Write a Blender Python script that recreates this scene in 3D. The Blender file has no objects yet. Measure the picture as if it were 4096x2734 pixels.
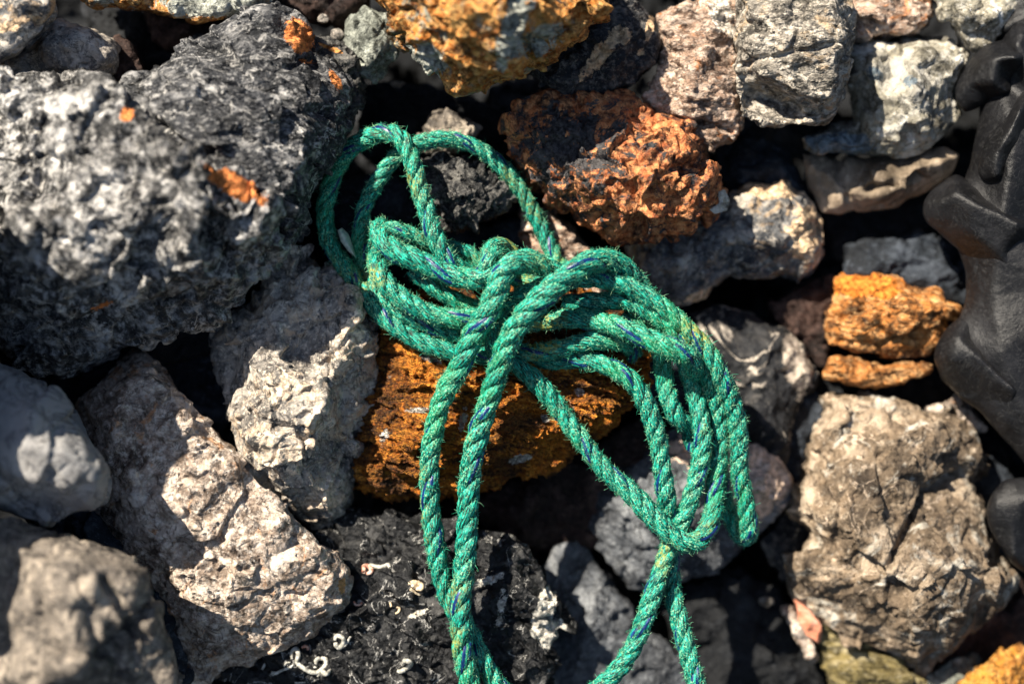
import bpy, math, random
import numpy as np
from mathutils import Vector, Matrix
from mathutils.geometry import delaunay_2d_cdt

random.seed(7)
rng = np.random.default_rng(7)
C = bpy.context.scene.collection
scene = bpy.context.scene

# ---------------------------------------------------------------- camera, sky, sun, exposure
PITCH = 40.0                       # the rock slope is tilted 40 degrees; the camera looks square onto it
CAM_D = 1.42222                    # 50 mm lens: 1.024 m of slope across the frame at this distance
RX = Matrix.Rotation(math.radians(PITCH), 3, 'X')
ORIGIN = Vector((0, 0, 0.6))
cam_d = bpy.data.cameras.new('camera'); cam = bpy.data.objects.new('camera', cam_d); C.objects.link(cam)
cam.location = RX @ Vector((0, 0, CAM_D)) + ORIGIN
cam.rotation_euler = (math.radians(PITCH), 0, 0)
cam_d.lens = 50; cam_d.sensor_width = 36; cam_d.clip_start = 0.05; cam_d.clip_end = 300
cam_d.dof.use_dof = True; cam_d.dof.focus_distance = CAM_D - 0.025; cam_d.dof.aperture_fstop = 1.15
scene.camera = cam

TO_SUN = (RX @ Vector((-0.50, 0.56, 0.66))).normalized()
world = bpy.data.worlds.new('World'); scene.world = world; world.use_nodes = True
wn = world.node_tree; wn.nodes.clear()
sky = wn.nodes.new('ShaderNodeTexSky'); sky.sky_type = 'NISHITA'; sky.sun_disc = False
sky.sun_elevation = math.asin(TO_SUN.z); sky.sun_rotation = math.atan2(TO_SUN.x, TO_SUN.y)
bg = wn.nodes.new('ShaderNodeBackground'); bg.inputs[1].default_value = 0.05
wo = wn.nodes.new('ShaderNodeOutputWorld')
wn.links.new(sky.outputs[0], bg.inputs[0]); wn.links.new(bg.outputs[0], wo.inputs[0])
sun_d = bpy.data.lights.new('sun', 'SUN'); sun_d.energy = 5.0; sun_d.angle = math.radians(0.5)
sun_d.color = (1.0, 0.91, 0.77)
sun = bpy.data.objects.new('sun', sun_d); C.objects.link(sun)
sun.rotation_euler = TO_SUN.to_track_quat('Z', 'Y').to_euler()
scene.view_settings.view_transform = 'Standard'; scene.view_settings.look = 'None'
scene.view_settings.gamma = 1.0; scene.view_settings.exposure = 1.2
scene.cycles.max_bounces = 5; scene.cycles.diffuse_bounces = 1

# ---------------------------------------------------------------- helpers
K = 2349.0 / 1024.0
def P(u, v, h):
    """slope millimetres across (u), down (v) and out of the slope (h) -> metres in the slope frame"""
    s = (CAM_D - h * .001) / CAM_D
    return np.array([(u - 512) * .001 * s, (341.5 - v) * .001 * s, h * .001])
def PF(x, y, h): return P(x / K, y / K, h)
RXn = np.array(RX); ORn = np.array(ORIGIN)
def to_world(a): return a @ RXn.T + ORn

def tag(o, label=None, cat=None, group=None, kind=None):
    if label: o['label'] = label
    if cat: o['category'] = cat
    if group: o['group'] = group
    if kind: o['kind'] = kind
    return o

def link(name, me, mat, origin, parent=None):
    o = bpy.data.objects.new(name, me); C.objects.link(o)
    for m in (mat if isinstance(mat, (list, tuple)) else [mat]): me.materials.append(m)
    if parent is not None:
        o.parent = parent
        o.location = Vector(origin) - parent.location
    else: o.location = origin
    return o

_perm = rng.permutation(4096).astype(np.int64)
def _h(i, j, k): return _perm[(_perm[(_perm[i & 4095] + j) & 4095] + k) & 4095]
def vnoise(p):
    """gradient noise, about -1..1"""
    f = np.floor(p).astype(np.int64); t = p - f
    w = t * t * t * (t * (t * 6 - 15) + 10)
    out = np.zeros(len(p))
    for c in range(8):
        o = np.array([c & 1, (c >> 1) & 1, (c >> 2) & 1])
        hh = _h(f[:, 0] + o[0], f[:, 1] + o[1], f[:, 2] + o[2])
        a = hh * (6.2831853 / 4096) * 7.0; z = ((hh * 37) % 1009) / 504.5 - 1.0
        r = np.sqrt(np.clip(1 - z * z, 0, 1))
        d = (t[:, 0] - o[0]) * r * np.cos(a) + (t[:, 1] - o[1]) * r * np.sin(a) + (t[:, 2] - o[2]) * z
        ww = np.prod(np.where(o, w, 1 - w), axis=1)
        out += ww * d
    return out * 1.6
def fbm(p, oct=4, ridged=False, gain=.5):
    a = 1.0; s = 0; tot = 0; q = p.copy()
    for _ in range(oct):
        n = vnoise(q)
        if ridged: n = 1 - 2.4 * np.abs(n)
        s = s + a * n; tot += a; a *= gain; q = q * 2.03 + 17.3
    return s / tot

def facets(p, cell, amp, seed, aniso=None):
    """broken-stone facets: every point leans with the nearest of a jittered grid of seeds"""
    g = p / cell
    g = g + 0.35 * np.stack([vnoise(g * .9 + 3.1), vnoise(g * .9 + 11.7), vnoise(g * .9 + 23.9)], 1)
    base = np.floor(g).astype(np.int64)
    best = np.full(len(p), 1e9); res = np.zeros(len(p))
    for dx in (-1, 0, 1):
        for dy in (-1, 0, 1):
            for dz in (-1, 0, 1):
                c = base + np.array([dx, dy, dz])
                h1 = _h(c[:, 0] + seed, c[:, 1], c[:, 2]); h2 = _h(c[:, 1] + seed, c[:, 2], c[:, 0]); h3 = _h(c[:, 2] + seed, c[:, 0], c[:, 1])
                s = c + np.stack([h1, h2, h3], 1) / 4096.0
                d = g - s; dd = (d * d).sum(1)
                m = dd < best
                best = np.where(m, dd, best)
                t = np.stack([h2, h3, h1], 1) / 2048.0 - 1
                val = (d * t).sum(1) * 1.1 + (h3 / 4096.0 - .5) * .7
                res = np.where(m, val, res)
    return res * amp

def smooth_cols(v, e, it, lam=.5):
    n = len(v); cnt = np.bincount(e.ravel(), minlength=n).astype(float)[:, None]; cnt[cnt == 0] = 1
    for _ in range(it):
        acc = np.stack([np.bincount(e[:, 0], v[e[:, 1], k], n) + np.bincount(e[:, 1], v[e[:, 0], k], n) for k in range(v.shape[1])], 1)
        v = v * (1 - lam) + lam * acc / cnt
    return v

def get_v(me):
    a = np.empty(len(me.vertices) * 3, dtype=np.float32); me.vertices.foreach_get('co', a); return a.reshape(-1, 3).astype(np.float64)
def get_n(me):
    a = np.empty(len(me.vertices) * 3, dtype=np.float32); me.vertices.foreach_get('normal', a); return a.reshape(-1, 3).astype(np.float64)
def get_e(me):
    a = np.empty(len(me.edges) * 2, dtype=np.int32); me.edges.foreach_get('vertices', a); return a.reshape(-1, 2)

def raw_mesh(name, verts, faces):
    """faces: an (n,k) int array"""
    me = bpy.data.meshes.new(name)
    v = np.asarray(verts, dtype=np.float32); f = np.asarray(faces, dtype=np.int32)
    me.vertices.add(len(v)); me.vertices.foreach_set('co', v.ravel())
    k = f.shape[1]
    me.loops.add(f.size); me.loops.foreach_set('vertex_index', f.ravel())
    me.polygons.add(len(f)); me.polygons.foreach_set('loop_start', np.arange(0, f.size, k, dtype=np.int32))
    me.update(calc_edges=True); me.validate()
    me.polygons.foreach_set('use_smooth', np.ones(len(me.polygons), dtype=bool))
    return me

# ---------------------------------------------------------------- materials
def mat_new(name):
    m = bpy.data.materials.new(name); m.use_nodes = True
    return m, m.node_tree, m.node_tree.nodes['Principled BSDF']
def nd(nt, typ, **kw):
    n = nt.nodes.new(typ)
    for k, v in kw.items():
        if k.startswith('i_'): n.inputs[int(k[2:]) if k[2:].isdigit() else k[2:]].default_value = v
        else: setattr(n, k, v)
    return n
def ramp(nt, src, stops):
    r = nt.nodes.new('ShaderNodeValToRGB'); cr = r.color_ramp
    while len(cr.elements) < len(stops): cr.elements.new(.5)
    for e, (p, c) in zip(cr.elements, stops):
        e.position = p; e.color = (c, c, c, 1) if not hasattr(c, '__len__') else (*c, 1)
    nt.links.new(src, r.inputs[0]); return r.outputs[0]
def mixc(nt, fac, a, b, mode='MIX'):
    m = nt.nodes.new('ShaderNodeMix'); m.data_type = 'RGBA'; m.blend_type = mode
    for s, x in ((0, fac), (6, a), (7, b)):
        if hasattr(x, 'is_linked') or hasattr(x, 'links'): nt.links.new(x, m.inputs[s])
        else: m.inputs[s].default_value = x if s == 0 else (*x, 1)
    return m.outputs[2]
def noise(nt, vec, scale, detail=4, rough=.6, dist=0):
    n = nd(nt, 'ShaderNodeTexNoise'); n.inputs['Scale'].default_value = scale; n.inputs['Detail'].default_value = detail
    n.inputs['Roughness'].default_value = rough; n.inputs['Distortion'].default_value = dist
    nt.links.new(vec, n.inputs['Vector']); return n.outputs['Fac']
def mth(nt, op, a, b=0.0):
    m = nt.nodes.new('ShaderNodeMath'); m.operation = op
    for s, x in ((0, a), (1, b)):
        if hasattr(x, 'links'): nt.links.new(x, m.inputs[s])
        else: m.inputs[s].default_value = x
    return m.outputs[0]

def rock_mat(name, dark, mid, light, big=22, fine=260, spec=.62, vein=0.0, vcol=(.75, .72, .68), patch=(.7, .2, .02),
             stain=None, stain_t=.62, bump=1.0, rough=.82, porous=0.0, strata=0.0, shift=(0, 0, 0), gain=1.0, lfa=.3, crack=.85, glint=.60):
    m, nt, b = mat_new(name)
    geo = nd(nt, 'ShaderNodeNewGeometry'); mp = nd(nt, 'ShaderNodeMapping')
    nt.links.new(geo.outputs['Position'], mp.inputs[0]); mp.inputs['Location'].default_value = shift
    v = mp.outputs[0]
    if strata:
        ms = nd(nt, 'ShaderNodeMapping'); nt.links.new(v, ms.inputs[0])
        ms.inputs['Rotation'].default_value = (math.radians(-PITCH), 0, math.radians(12)); ms.inputs['Scale'].default_value = (1, strata, strata)
        vs = ms.outputs[0]
    else: vs = v
    n1 = noise(nt, vs, big, 6, .62, .6)
    c = ramp(nt, n1, [(.34, dark), (.52, mid), (.70, light)])
    n2 = noise(nt, vs, fine, 5, .7)
    f2 = ramp(nt, n2, [(spec - .10, 0.0), (spec + .06, 1.0)])
    c = mixc(nt, mth(nt, 'MULTIPLY', f2, .85), c, light)
    n2b = noise(nt, vs, fine * .45, 4, .7, .8)
    fd = ramp(nt, n2b, [(.36, 1.0), (.47, 0.0)])
    c = mixc(nt, mth(nt, 'MULTIPLY', fd, .8), c, dark)
    if stain is not None:
        ns = noise(nt, v, big * 1.3, 7, .68, 1.0)
        fs = ramp(nt, ns, [(stain_t - .04, 0.0), (stain_t + .05, 1.0)])
        c = mixc(nt, fs, c, stain)
    if vein:
        nv = noise(nt, v, big * .8, 5, .55, 1.5)
        fv = mth(nt, 'ABSOLUTE', mth(nt, 'SUBTRACT', nv, .5))
        fv = ramp(nt, fv, [(0.0, 1.0), (vein * .02, 0.0)])
        nv2 = noise(nt, v, big * 2.2, 3)
        fv = mth(nt, 'MULTIPLY', fv, ramp(nt, nv2, [(.46, 0.0), (.56, 1.0)]))
        c = mixc(nt, fv, c, vcol)
    ck = mth(nt, 'ABSOLUTE', mth(nt, 'SUBTRACT', noise(nt, vs, big * 2.2, 7, .66, .9), .5))
    c = mixc(nt, mth(nt, 'MULTIPLY', ramp(nt, ck, [(0.0, crack), (.022, 0.0)]), ramp(nt, noise(nt, v, big * 1.1, 3), [(.44, 0.0), (.54, 1.0)])), c, tuple(x * .25 for x in dark))
    c = mixc(nt, ramp(nt, noise(nt, vs, 330, 5, .78), [(glint, 0.0), (glint + .07, .75)]), c, tuple(min(.92, x * 1.3) for x in light))  # near-white specks paint glints into the colour
    lf = noise(nt, v, big * .33, 4, .6, 1.0)
    c = mixc(nt, ramp(nt, lf, [(.40, lfa), (.56, 0.0)]), c, dark)
    at = nd(nt, 'ShaderNodeAttribute', attribute_name='patch')
    pn = noise(nt, v, 55, 8, .72, .6)
    pf = mth(nt, 'ADD', at.outputs['Fac'], mth(nt, 'MULTIPLY', mth(nt, 'SUBTRACT', pn, .5), 3.0))
    pf = ramp(nt, pf, [(.50, 0.0), (.58, 1.0)])
    pf = mth(nt, 'MULTIPLY', pf, ramp(nt, at.outputs['Fac'], [(.02, 0.0), (.25, 1.0)]))
    pc = mixc(nt, ramp(nt, noise(nt, v, 170, 5, .7), [(.38, 0.0), (.62, 1.0)]), tuple(x * .35 for x in patch), tuple(min(1, x * 1.15 + .04) for x in patch))
    c = mixc(nt, pf, c, pc)
    if gain != 1.0: c = mixc(nt, 1.0, c, (gain, gain, gain), 'MULTIPLY')
    nt.links.new(c, b.inputs['Base Color'])
    b.inputs['Roughness'].default_value = rough; b.inputs['Specular IOR Level'].default_value = .35
    # relief
    wob = nd(nt, 'ShaderNodeTexNoise'); wob.inputs['Scale'].default_value = 70; wob.inputs['Detail'].default_value = 2; nt.links.new(vs, wob.inputs['Vector'])
    wv = nd(nt, 'ShaderNodeVectorMath', operation='SCALE'); wv.inputs['Scale'].default_value = .014; nt.links.new(wob.outputs['Color'], wv.inputs[0])
    qv = nd(nt, 'ShaderNodeVectorMath', operation='ADD'); nt.links.new(vs, qv.inputs[0]); nt.links.new(wv.outputs[0], qv.inputs[1])
    def chips(scale):
        vo = nd(nt, 'ShaderNodeTexVoronoi'); vo.inputs['Scale'].default_value = scale; nt.links.new(qv.outputs[0], vo.inputs['Vector'])
        df = nd(nt, 'ShaderNodeVectorMath', operation='SUBTRACT'); nt.links.new(qv.outputs[0], df.inputs[0]); nt.links.new(vo.outputs['Position'], df.inputs[1])
        cc = nd(nt, 'ShaderNodeVectorMath', operation='SUBTRACT'); nt.links.new(vo.outputs['Color'], cc.inputs[0]); cc.inputs[1].default_value = (.5, .5, .5)
        dt = nd(nt, 'ShaderNodeVectorMath', operation='DOT_PRODUCT'); nt.links.new(df.outputs[0], dt.inputs[0]); nt.links.new(cc.outputs[0], dt.inputs[1])
        return mth(nt, 'MULTIPLY', dt.outputs['Value'], 2.0 * scale)
    hb = noise(nt, vs, 110, 6, .62)
    hc = noise(nt, vs, 420, 5, .7)
    hgt = mth(nt, 'ADD', mth(nt, 'MULTIPLY', hb, .36), mth(nt, 'MULTIPLY', hc, .16))
    hgt = mth(nt, 'ADD', hgt, mth(nt, 'ADD', mth(nt, 'MULTIPLY', chips(95), .62), mth(nt, 'MULTIPLY', chips(260), .24)))
    if porous:
        vo = nd(nt, 'ShaderNodeTexVoronoi'); vo.inputs['Scale'].default_value = 330; nt.links.new(vs, vo.inputs['Vector'])
        pit = ramp(nt, vo.outputs['Distance'], [(.1, 0.0), (.5, 1.0)])
        hgt = mth(nt, 'ADD', hgt, mth(nt, 'MULTIPLY', pit, porous))
    bp = nd(nt, 'ShaderNodeBump'); bp.inputs['Strength'].default_value = min(1, .9 * bump); bp.inputs['Distance'].default_value = .0065 * bump
    nt.links.new(hgt, bp.inputs['Height']); nt.links.new(bp.outputs[0], b.inputs['Normal'])
    return m

M = {}
M['boulder'] = rock_mat('charcoal streaked stone', (.007, .008, .010), (.050, .052, .058), (.44, .43, .42), big=26, fine=120, spec=.61, vein=1.4, vcol=(.55, .53, .5), patch=(.85, .26, .05), bump=1.3, strata=1.5, lfa=.35, glint=.62)
M['boulder_pale'] = rock_mat('pale grey pitted stone', (.006, .006, .007), (.095, .094, .092), (.82, .79, .75), big=24, fine=85, spec=.575, vein=1.0, vcol=(.7, .66, .6), patch=(.85, .26, .05), bump=1.4, lfa=.45, glint=.60)
M['blackrough'] = rock_mat('black rough stone', (.005, .006, .007), (.03, .03, .031), (.22, .21, .19), fine=260, spec=.57, patch=(.6, .25, .05), bump=1.4)
M['bluegrey'] = rock_mat('grey limestone with painted sunlit faces', (.035, .035, .038), (.34, .305, .265), (.82, .71, .58), big=20, fine=240, spec=.60, stain=(.50, .38, .27), stain_t=.58, patch=(.78, .62, .46), bump=.9, glint=.62)  # patch colour is the painted sunlight on the cracked rock's knobs
M['tan'] = rock_mat('pinkish beige rough stone', (.08, .055, .04), (.50, .385, .30), (.90, .78, .66), big=30, fine=120, spec=.56, stain=(.62, .33, .17), stain_t=.62, patch=(.7, .35, .12), bump=1.3, lfa=.2)
M['smooth'] = rock_mat('smooth mid grey stone', (.13, .13, .135), (.27, .265, .26), (.40, .38, .36), big=9, fine=120, spec=.70, patch=(.5, .35, .2), bump=.45, vein=.35, vcol=(.05, .045, .04), glint=.66, lfa=.15)
M['smoothtan'] = rock_mat('brown grey stone', (.05, .043, .038), (.20, .17, .14), (.50, .42, .33), big=16, fine=120, spec=.60, patch=(.4, .3, .2), bump=.9, glint=.62)
M['porous'] = rock_mat('porous orange layered stone', (.015, .008, .005), (.66, .175, .007), (.95, .39, .045), big=30, fine=130, spec=.55, stain=(.78, .66, .52), stain_t=.70, patch=(.82, .74, .64), bump=1.4, porous=1.0, strata=2.2, lfa=.78, glint=.64, crack=.95)
M['blackvein'] = rock_mat('black slate with white veins', (.003, .0035, .0045), (.011, .0115, .013), (.10, .098, .095), big=30, fine=150, spec=.69, vein=.6, vcol=(.62, .60, .56), patch=(.62, .58, .5), bump=1.1, rough=.6, glint=.72)
M['orangetop'] = rock_mat('orange and green grey stone', (.02, .010, .005), (.60, .185, .022), (.95, .55, .18), big=26, fine=120, spec=.55, stain=(.32, .33, .27), stain_t=.60, patch=(.46, .47, .40), bump=1.5, strata=1.5)
M['darkmix'] = rock_mat('dark stone with pale patches', (.003, .004, .006), (.02, .022, .027), (.20, .18, .16), big=20, fine=170, spec=.60, patch=(.62, .42, .24), bump=1.2)
M['pinktan'] = rock_mat('pinkish brown stone', (.05, .028, .02), (.46, .30, .21), (.86, .70, .57), big=30, fine=110, spec=.58, stain=(.60, .24, .09), stain_t=.60, patch=(.84, .74, .62), bump=1.1, strata=1.8)
M['palegrey'] = rock_mat('pale grey banded stone', (.03, .027, .022), (.27, .24, .20), (.74, .66, .55), big=24, fine=95, spec=.58, stain=(.52, .38, .24), stain_t=.60, patch=(.3, .2, .12), bump=1.3, strata=1.6)
M['palegreen'] = rock_mat('cream white stone', (.04, .036, .026), (.42, .38, .29), (.92, .87, .76), big=18, fine=80, spec=.60, stain=(.9, .88, .82), stain_t=.60, patch=(.13, .17, .2), bump=.9, lfa=.45)
M['banded'] = rock_mat('smooth brown banded stone', (.10, .075, .05), (.40, .31, .22), (.66, .54, .42), big=14, fine=70, spec=.66, patch=(.55, .42, .28), bump=.5, glint=.68)
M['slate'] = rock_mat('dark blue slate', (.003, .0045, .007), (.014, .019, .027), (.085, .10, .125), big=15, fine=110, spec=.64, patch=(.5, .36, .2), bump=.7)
M['greybrown'] = rock_mat('blue grey stone with brown edges', (.025, .028, .034), (.20, .20, .20), (.66, .58, .48), big=20, fine=110, spec=.60, stain=(.56, .38, .21), stain_t=.58, patch=(.80, .56, .34), bump=1.1)
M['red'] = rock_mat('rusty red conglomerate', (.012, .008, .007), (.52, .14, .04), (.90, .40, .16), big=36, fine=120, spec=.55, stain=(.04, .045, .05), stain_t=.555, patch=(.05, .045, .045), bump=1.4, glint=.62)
M['veinedgrey'] = rock_mat('dark rock with a pale veined face', (.003, .0035, .005), (.02, .021, .024), (.16, .145, .13), big=14, fine=90, spec=.68, vein=1.2, vcol=(.74, .64, .53), patch=(.46, .38, .3), bump=.8)
M['bigtan'] = rock_mat('sandy brown boulder stone', (.035, .025, .017), (.235, .17, .11), (.52, .42, .31), big=17, fine=90, spec=.64, stain=(.58, .54, .46), stain_t=.59, patch=(.20, .12, .04), bump=1.0, vein=.7, vcol=(.60, .47, .35), lfa=.4, crack=.5, glint=.66)
M['ochre'] = rock_mat('ochre orange stone', (.035, .014, .005), (.55, .20, .04), (.88, .50, .21), big=28, fine=90, spec=.60, patch=(.90, .25, .006), bump=1.3, strata=1.8)
M['olive'] = rock_mat('olive brown layered stone', (.05, .04, .015), (.22, .17, .06), (.44, .38, .24), big=16, fine=100, spec=.62, patch=(.3, .3, .3), bump=.9, strata=2.5)
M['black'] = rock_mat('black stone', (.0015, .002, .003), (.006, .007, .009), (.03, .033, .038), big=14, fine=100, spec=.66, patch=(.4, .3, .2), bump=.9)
M['shadegrey'] = rock_mat('blue grey stone in painted shade', (.02, .022, .026), (.09, .097, .108), (.27, .28, .29), big=18, fine=120, spec=.64, patch=(.74, .55, .42), bump=.9, glint=.68, lfa=.4)  # shade is kept in the base grey, sunlight in the patch colour
M['ground'] = rock_mat('dark shore gravel', (.003, .0035, .004), (.008, .009, .011), (.03, .032, .035), big=14, fine=100, spec=.66, bump=.9, rough=1.0)
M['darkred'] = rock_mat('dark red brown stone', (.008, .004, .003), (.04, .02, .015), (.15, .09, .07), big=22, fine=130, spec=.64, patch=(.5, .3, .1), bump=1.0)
M['yellow'] = rock_mat('yellow orange stone', (.2, .07, .01), (.58, .25, .03), (.75, .42, .12), big=30, fine=120, spec=.6, patch=(.7, .6, .4), bump=1.2)
M['pinkstone'] = rock_mat('salmon pink stone', (.45, .14, .07), (.66, .27, .16), (.78, .48, .36), big=30, fine=100, patch=(.7, .5, .3), bump=.5)
M['speckgrey'] = rock_mat('grey green speckled stone', (.05, .055, .045), (.19, .2, .17), (.42, .44, .38), big=50, fine=120, spec=.56, patch=(.5, .4, .2), bump=1.4)

# ---------------------------------------------------------------- stones
def in_poly(pts, poly):
    x, y = pts[:, 0], pts[:, 1]; ins = np.zeros(len(pts), bool); n = len(poly)
    for i in range(n):
        x1, y1 = poly[i]; x2, y2 = poly[(i + 1) % n]
        c = ((y1 > y) != (y2 > y)); xi = (x2 - x1) * (y - y1) / ((y2 - y1) or 1e-9) + x1
        ins ^= c & (x < xi)
    return ins
def edge_dist(pts, poly):
    best = np.full(len(pts), 1e9); n = len(poly)
    for i in range(n):
        a = np.array(poly[i], float); b = np.array(poly[(i + 1) % n], float); ab = b - a
        t = np.clip(((pts - a) @ ab) / (ab @ ab + 1e-9), 0, 1)
        d = np.linalg.norm(pts - (a + t[:, None] * ab), axis=1); best = np.minimum(best, d)
    return best

def stone(name, label, mat, out, he, pts=(), th=90, dome=26, tilt=(0, 0), n=10, vox=2.0, sm=2, fac=((34, 5.0), (13, 2.0)), nz=(9, 1.6),
          big=(60, 4.0), ridge=0, strata=0, seed=0, patch=(), cat='rock', group=None, jit=1.0, parent=None, cuts=(), inset=.10, dh=0, relief=1.0, pits=None):
    """a closed stone: outline (slope coordinates x,y[,h]) + inner facet points (x,y,h); th = how deep it reaches back"""
    r = np.random.default_rng(seed * 31 + 5)
    if dh or relief != 1.0:
        out = [(*p[:2], he + dh + (p[2] - he) * relief) if len(p) > 2 else p for p in out]; pts = [(*p[:2], he + dh + (p[2] - he) * relief) for p in pts]; he = he + dh; dome *= relief
    o2 = [(p[0], p[1]) for p in out]; oh = [(p[2] if len(p) > 2 else he) for p in out]
    pol = []; N = len(o2)
    for i in range(N):
        a, b = np.array(o2[i]), np.array(o2[(i + 1) % N]); L = np.linalg.norm(b - a); k = max(1, int(L / 22))
        nrm = np.array([b[1] - a[1], a[0] - b[0]]) / (L + 1e-9)
        for j in range(k):
            t = j / k; q = a + (b - a) * t + nrm * (r.normal() * 2.2 * jit if j else 0)
            pol.append((q[0], q[1], oh[i] * (1 - t) + oh[(i + 1) % N] * t))
    poly = [(p[0], p[1]) for p in pol]; P2 = np.array(poly); cen = P2.mean(0)
    mn, mx = P2.min(0), P2.max(0)
    def hdome(q, d): return he + dome * (1 - np.exp(-d / 34.0)) + tilt[0] * (q[:, 0] - cen[0]) / K + tilt[1] * (q[:, 1] - cen[1]) / K
    if tilt != (0, 0): pol = [(p[0], p[1], p[2] + (tilt[0] * (p[0] - cen[0]) + tilt[1] * (p[1] - cen[1])) / K) for p in pol]
    inner = [tuple(p) for p in pts]
    if not inner:
        cand = r.uniform(mn, mx, (n * 14, 2)); cand = cand[in_poly(cand, poly)]; d = edge_dist(cand, poly)
        cand = cand[d > 10]; chosen = []
        md = .55 * math.sqrt((mx - mn).prod() / max(n, 1))
        for c in cand:
            if all(np.linalg.norm(c - q) > md for q in chosen): chosen.append(c)
            if len(chosen) >= n: break
        if chosen:
            ch = np.array(chosen); dd = edge_dist(ch, poly); hh = hdome(ch, dd) + r.normal(size=len(ch)) * dome * .16
            inner = [(a[0], a[1], h) for a, h in zip(ch, hh)]
    # a bevel ring just inside the outline
    ring = []
    for p in pol[::2]:
        q = np.array(p[:2]) + (cen - np.array(p[:2])) * inset
        if in_poly(q[None], poly)[0]:
            ring.append((q[0], q[1]))
    if ring and inner:
        rg = np.array(ring); ip = np.array(inner)
        near = np.argmin(((rg[:, None] - ip[None, :, :2]) ** 2).sum(2), 1)
        keep = [i for i in range(len(rg)) if ((rg[i] - ip[near[i], :2]) ** 2).sum() > 400]
        for i in keep:
            po = np.array(pol); k = np.argmin(((po[:, :2] - rg[i]) ** 2).sum(1)); h0 = po[k, 2]; h1 = ip[near[i], 2]
            de = math.sqrt(((po[k, :2] - rg[i]) ** 2).sum()); di = math.sqrt(((ip[near[i], :2] - rg[i]) ** 2).sum())
            inner.append((rg[i][0], rg[i][1], h0 + (h1 - h0) * min(1, 1.45 * de / (de + di))))
    allp = pol + inner; nb = len(pol)
    co = [Vector((p[0], -p[1])) for p in allp]
    res = delaunay_2d_cdt(co, [], [list(range(nb))][::1], 1, 1e-4)
    vo, fo, vorig = res[0], res[2], res[3]
    hs = []
    for i, ov in enumerate(vorig):
        hs.append(allp[ov[0]][2] if ov else he)
    V = [PF(v[0], -v[1], h) for v, h in zip(vo, hs)]
    F = [list(f) for f in fo]
    # boundary loop of the triangulation
    from collections import defaultdict
    ec = {}
    for f in F:
        for i in range(len(f)):
            a, b = f[i], f[(i + 1) % len(f)]; ec[(a, b)] = 1
    bd = [(a, b) for (a, b) in ec if (b, a) not in ec]
    nxt = {a: b for a, b in bd}
    # sides and back follow the outline, drawn in as they go deeper
    idx1, idx2 = {}, {}
    for a in nxt:
        x, y, h = vo[a][0], -vo[a][1], hs[a]
        cx, cy = cen
        idx1[a] = len(V); V.append(PF(x + (cx - x) * .03, y + (cy - y) * .03, h - th * .45))
        idx2[a] = len(V); V.append(PF(x + (cx - x) * .22, y + (cy - y) * .22, h - th))
    for a, b in nxt.items():
        F.append([b, a, idx1[a], idx1[b]]); F.append([idx1[b], idx1[a], idx2[a], idx2[b]])
    cb = len(V); V.append(PF(cen[0], cen[1], np.mean(hs) - th * 1.25))
    for a, b in nxt.items(): F.append([idx2[b], idx2[a], cb])
    me = bpy.data.meshes.new('tmp'); me.from_pydata([tuple(v) for v in V], [], F); me.update()
    ob = bpy.data.objects.new('tmp', me); C.objects.link(ob)
    md = ob.modifiers.new('r', 'REMESH'); md.mode = 'VOXEL'; md.voxel_size = vox * .001; md.adaptivity = 0
    dg = bpy.context.evaluated_depsgraph_get(); dg.update()
    rm = bpy.data.meshes.new_from_object(ob.evaluated_get(dg)); bpy.data.objects.remove(ob); bpy.data.meshes.remove(me)
    v = get_v(rm); e = get_e(rm)
    v = smooth_cols(v, e, sm)
    rm.vertices.foreach_set('co', v.astype(np.float32).ravel()); rm.update()
    nr = get_n(rm); q = v * 1000.0; sd = np.array([seed * 91.7, seed * 37.3, seed * 53.1]); q = q + sd
    if strata: qs = q * np.array([1, strata, 1.0]); qs = np.stack([qs[:, 0] + .25 * q[:, 1], qs[:, 1] + .22 * strata * q[:, 0], qs[:, 2]], 1)
    else: qs = q
    d = np.zeros(len(v))
    if big[1]: d += big[1] * fbm(q / big[0], 3)
    for c, a in fac: d += facets(qs, c, a * 1.35, seed)
    if nz[1]: d += .6 * nz[1] * fbm(qs / nz[0], 4, gain=.5)
    if pits:
        (wl, dep, hx0, hy0, hx1, hy1) = pits
        s_ = (CAM_D - v[:, 2]) / CAM_D; fu_ = (v[:, 0] / s_ * 1000 + 512) * K; fv_ = (341.5 - v[:, 1] / s_ * 1000) * K
        side = ((hx1 - hx0) * (fv_ - hy0) - (hy1 - hy0) * (fu_ - hx0)) / math.hypot(hx1 - hx0, hy1 - hy0)
        wgt = np.clip(side / 40 + .5, .12, 1)
        n_ = fbm(qs / wl + 5.5, 3); d -= wgt * dep * np.clip((n_ - .12) * 4.5, 0, 1) ** 1.0
        n_ = fbm(qs / (wl * .4) + 9.5, 2); d -= wgt * dep * .42 * np.clip((n_ - .14) * 4, 0, 1)
    if ridge: d += ridge * (fbm(qs / 26, 4, ridged=True) - .3)
    for (x0, y0, x1, y1, w, dep) in cuts:      # cracks
        fu = v[:, 0] / ((CAM_D - v[:, 2]) / CAM_D) * 1000 + 512; fv = 341.5 - v[:, 1] / ((CAM_D - v[:, 2]) / CAM_D) * 1000
        pp = np.stack([fu * K, fv * K], 1); a = np.array([x0, y0]); ab = np.array([x1 - x0, y1 - y0]); t = np.clip(((pp - a) @ ab) / (ab @ ab), 0, 1)
        dist = np.linalg.norm(pp - (a + t[:, None] * ab), axis=1) + 6 * vnoise(q / 12)
        d -= dep * np.exp(-(np.clip(dist, 0, None) / w) ** 2) * (nr[:, 2] > -.1)
    v2 = v + nr * d[:, None] * .001
    v2 = smooth_cols(v2, e, 1, .35)
    pa = np.zeros(len(v), np.float32)
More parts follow.
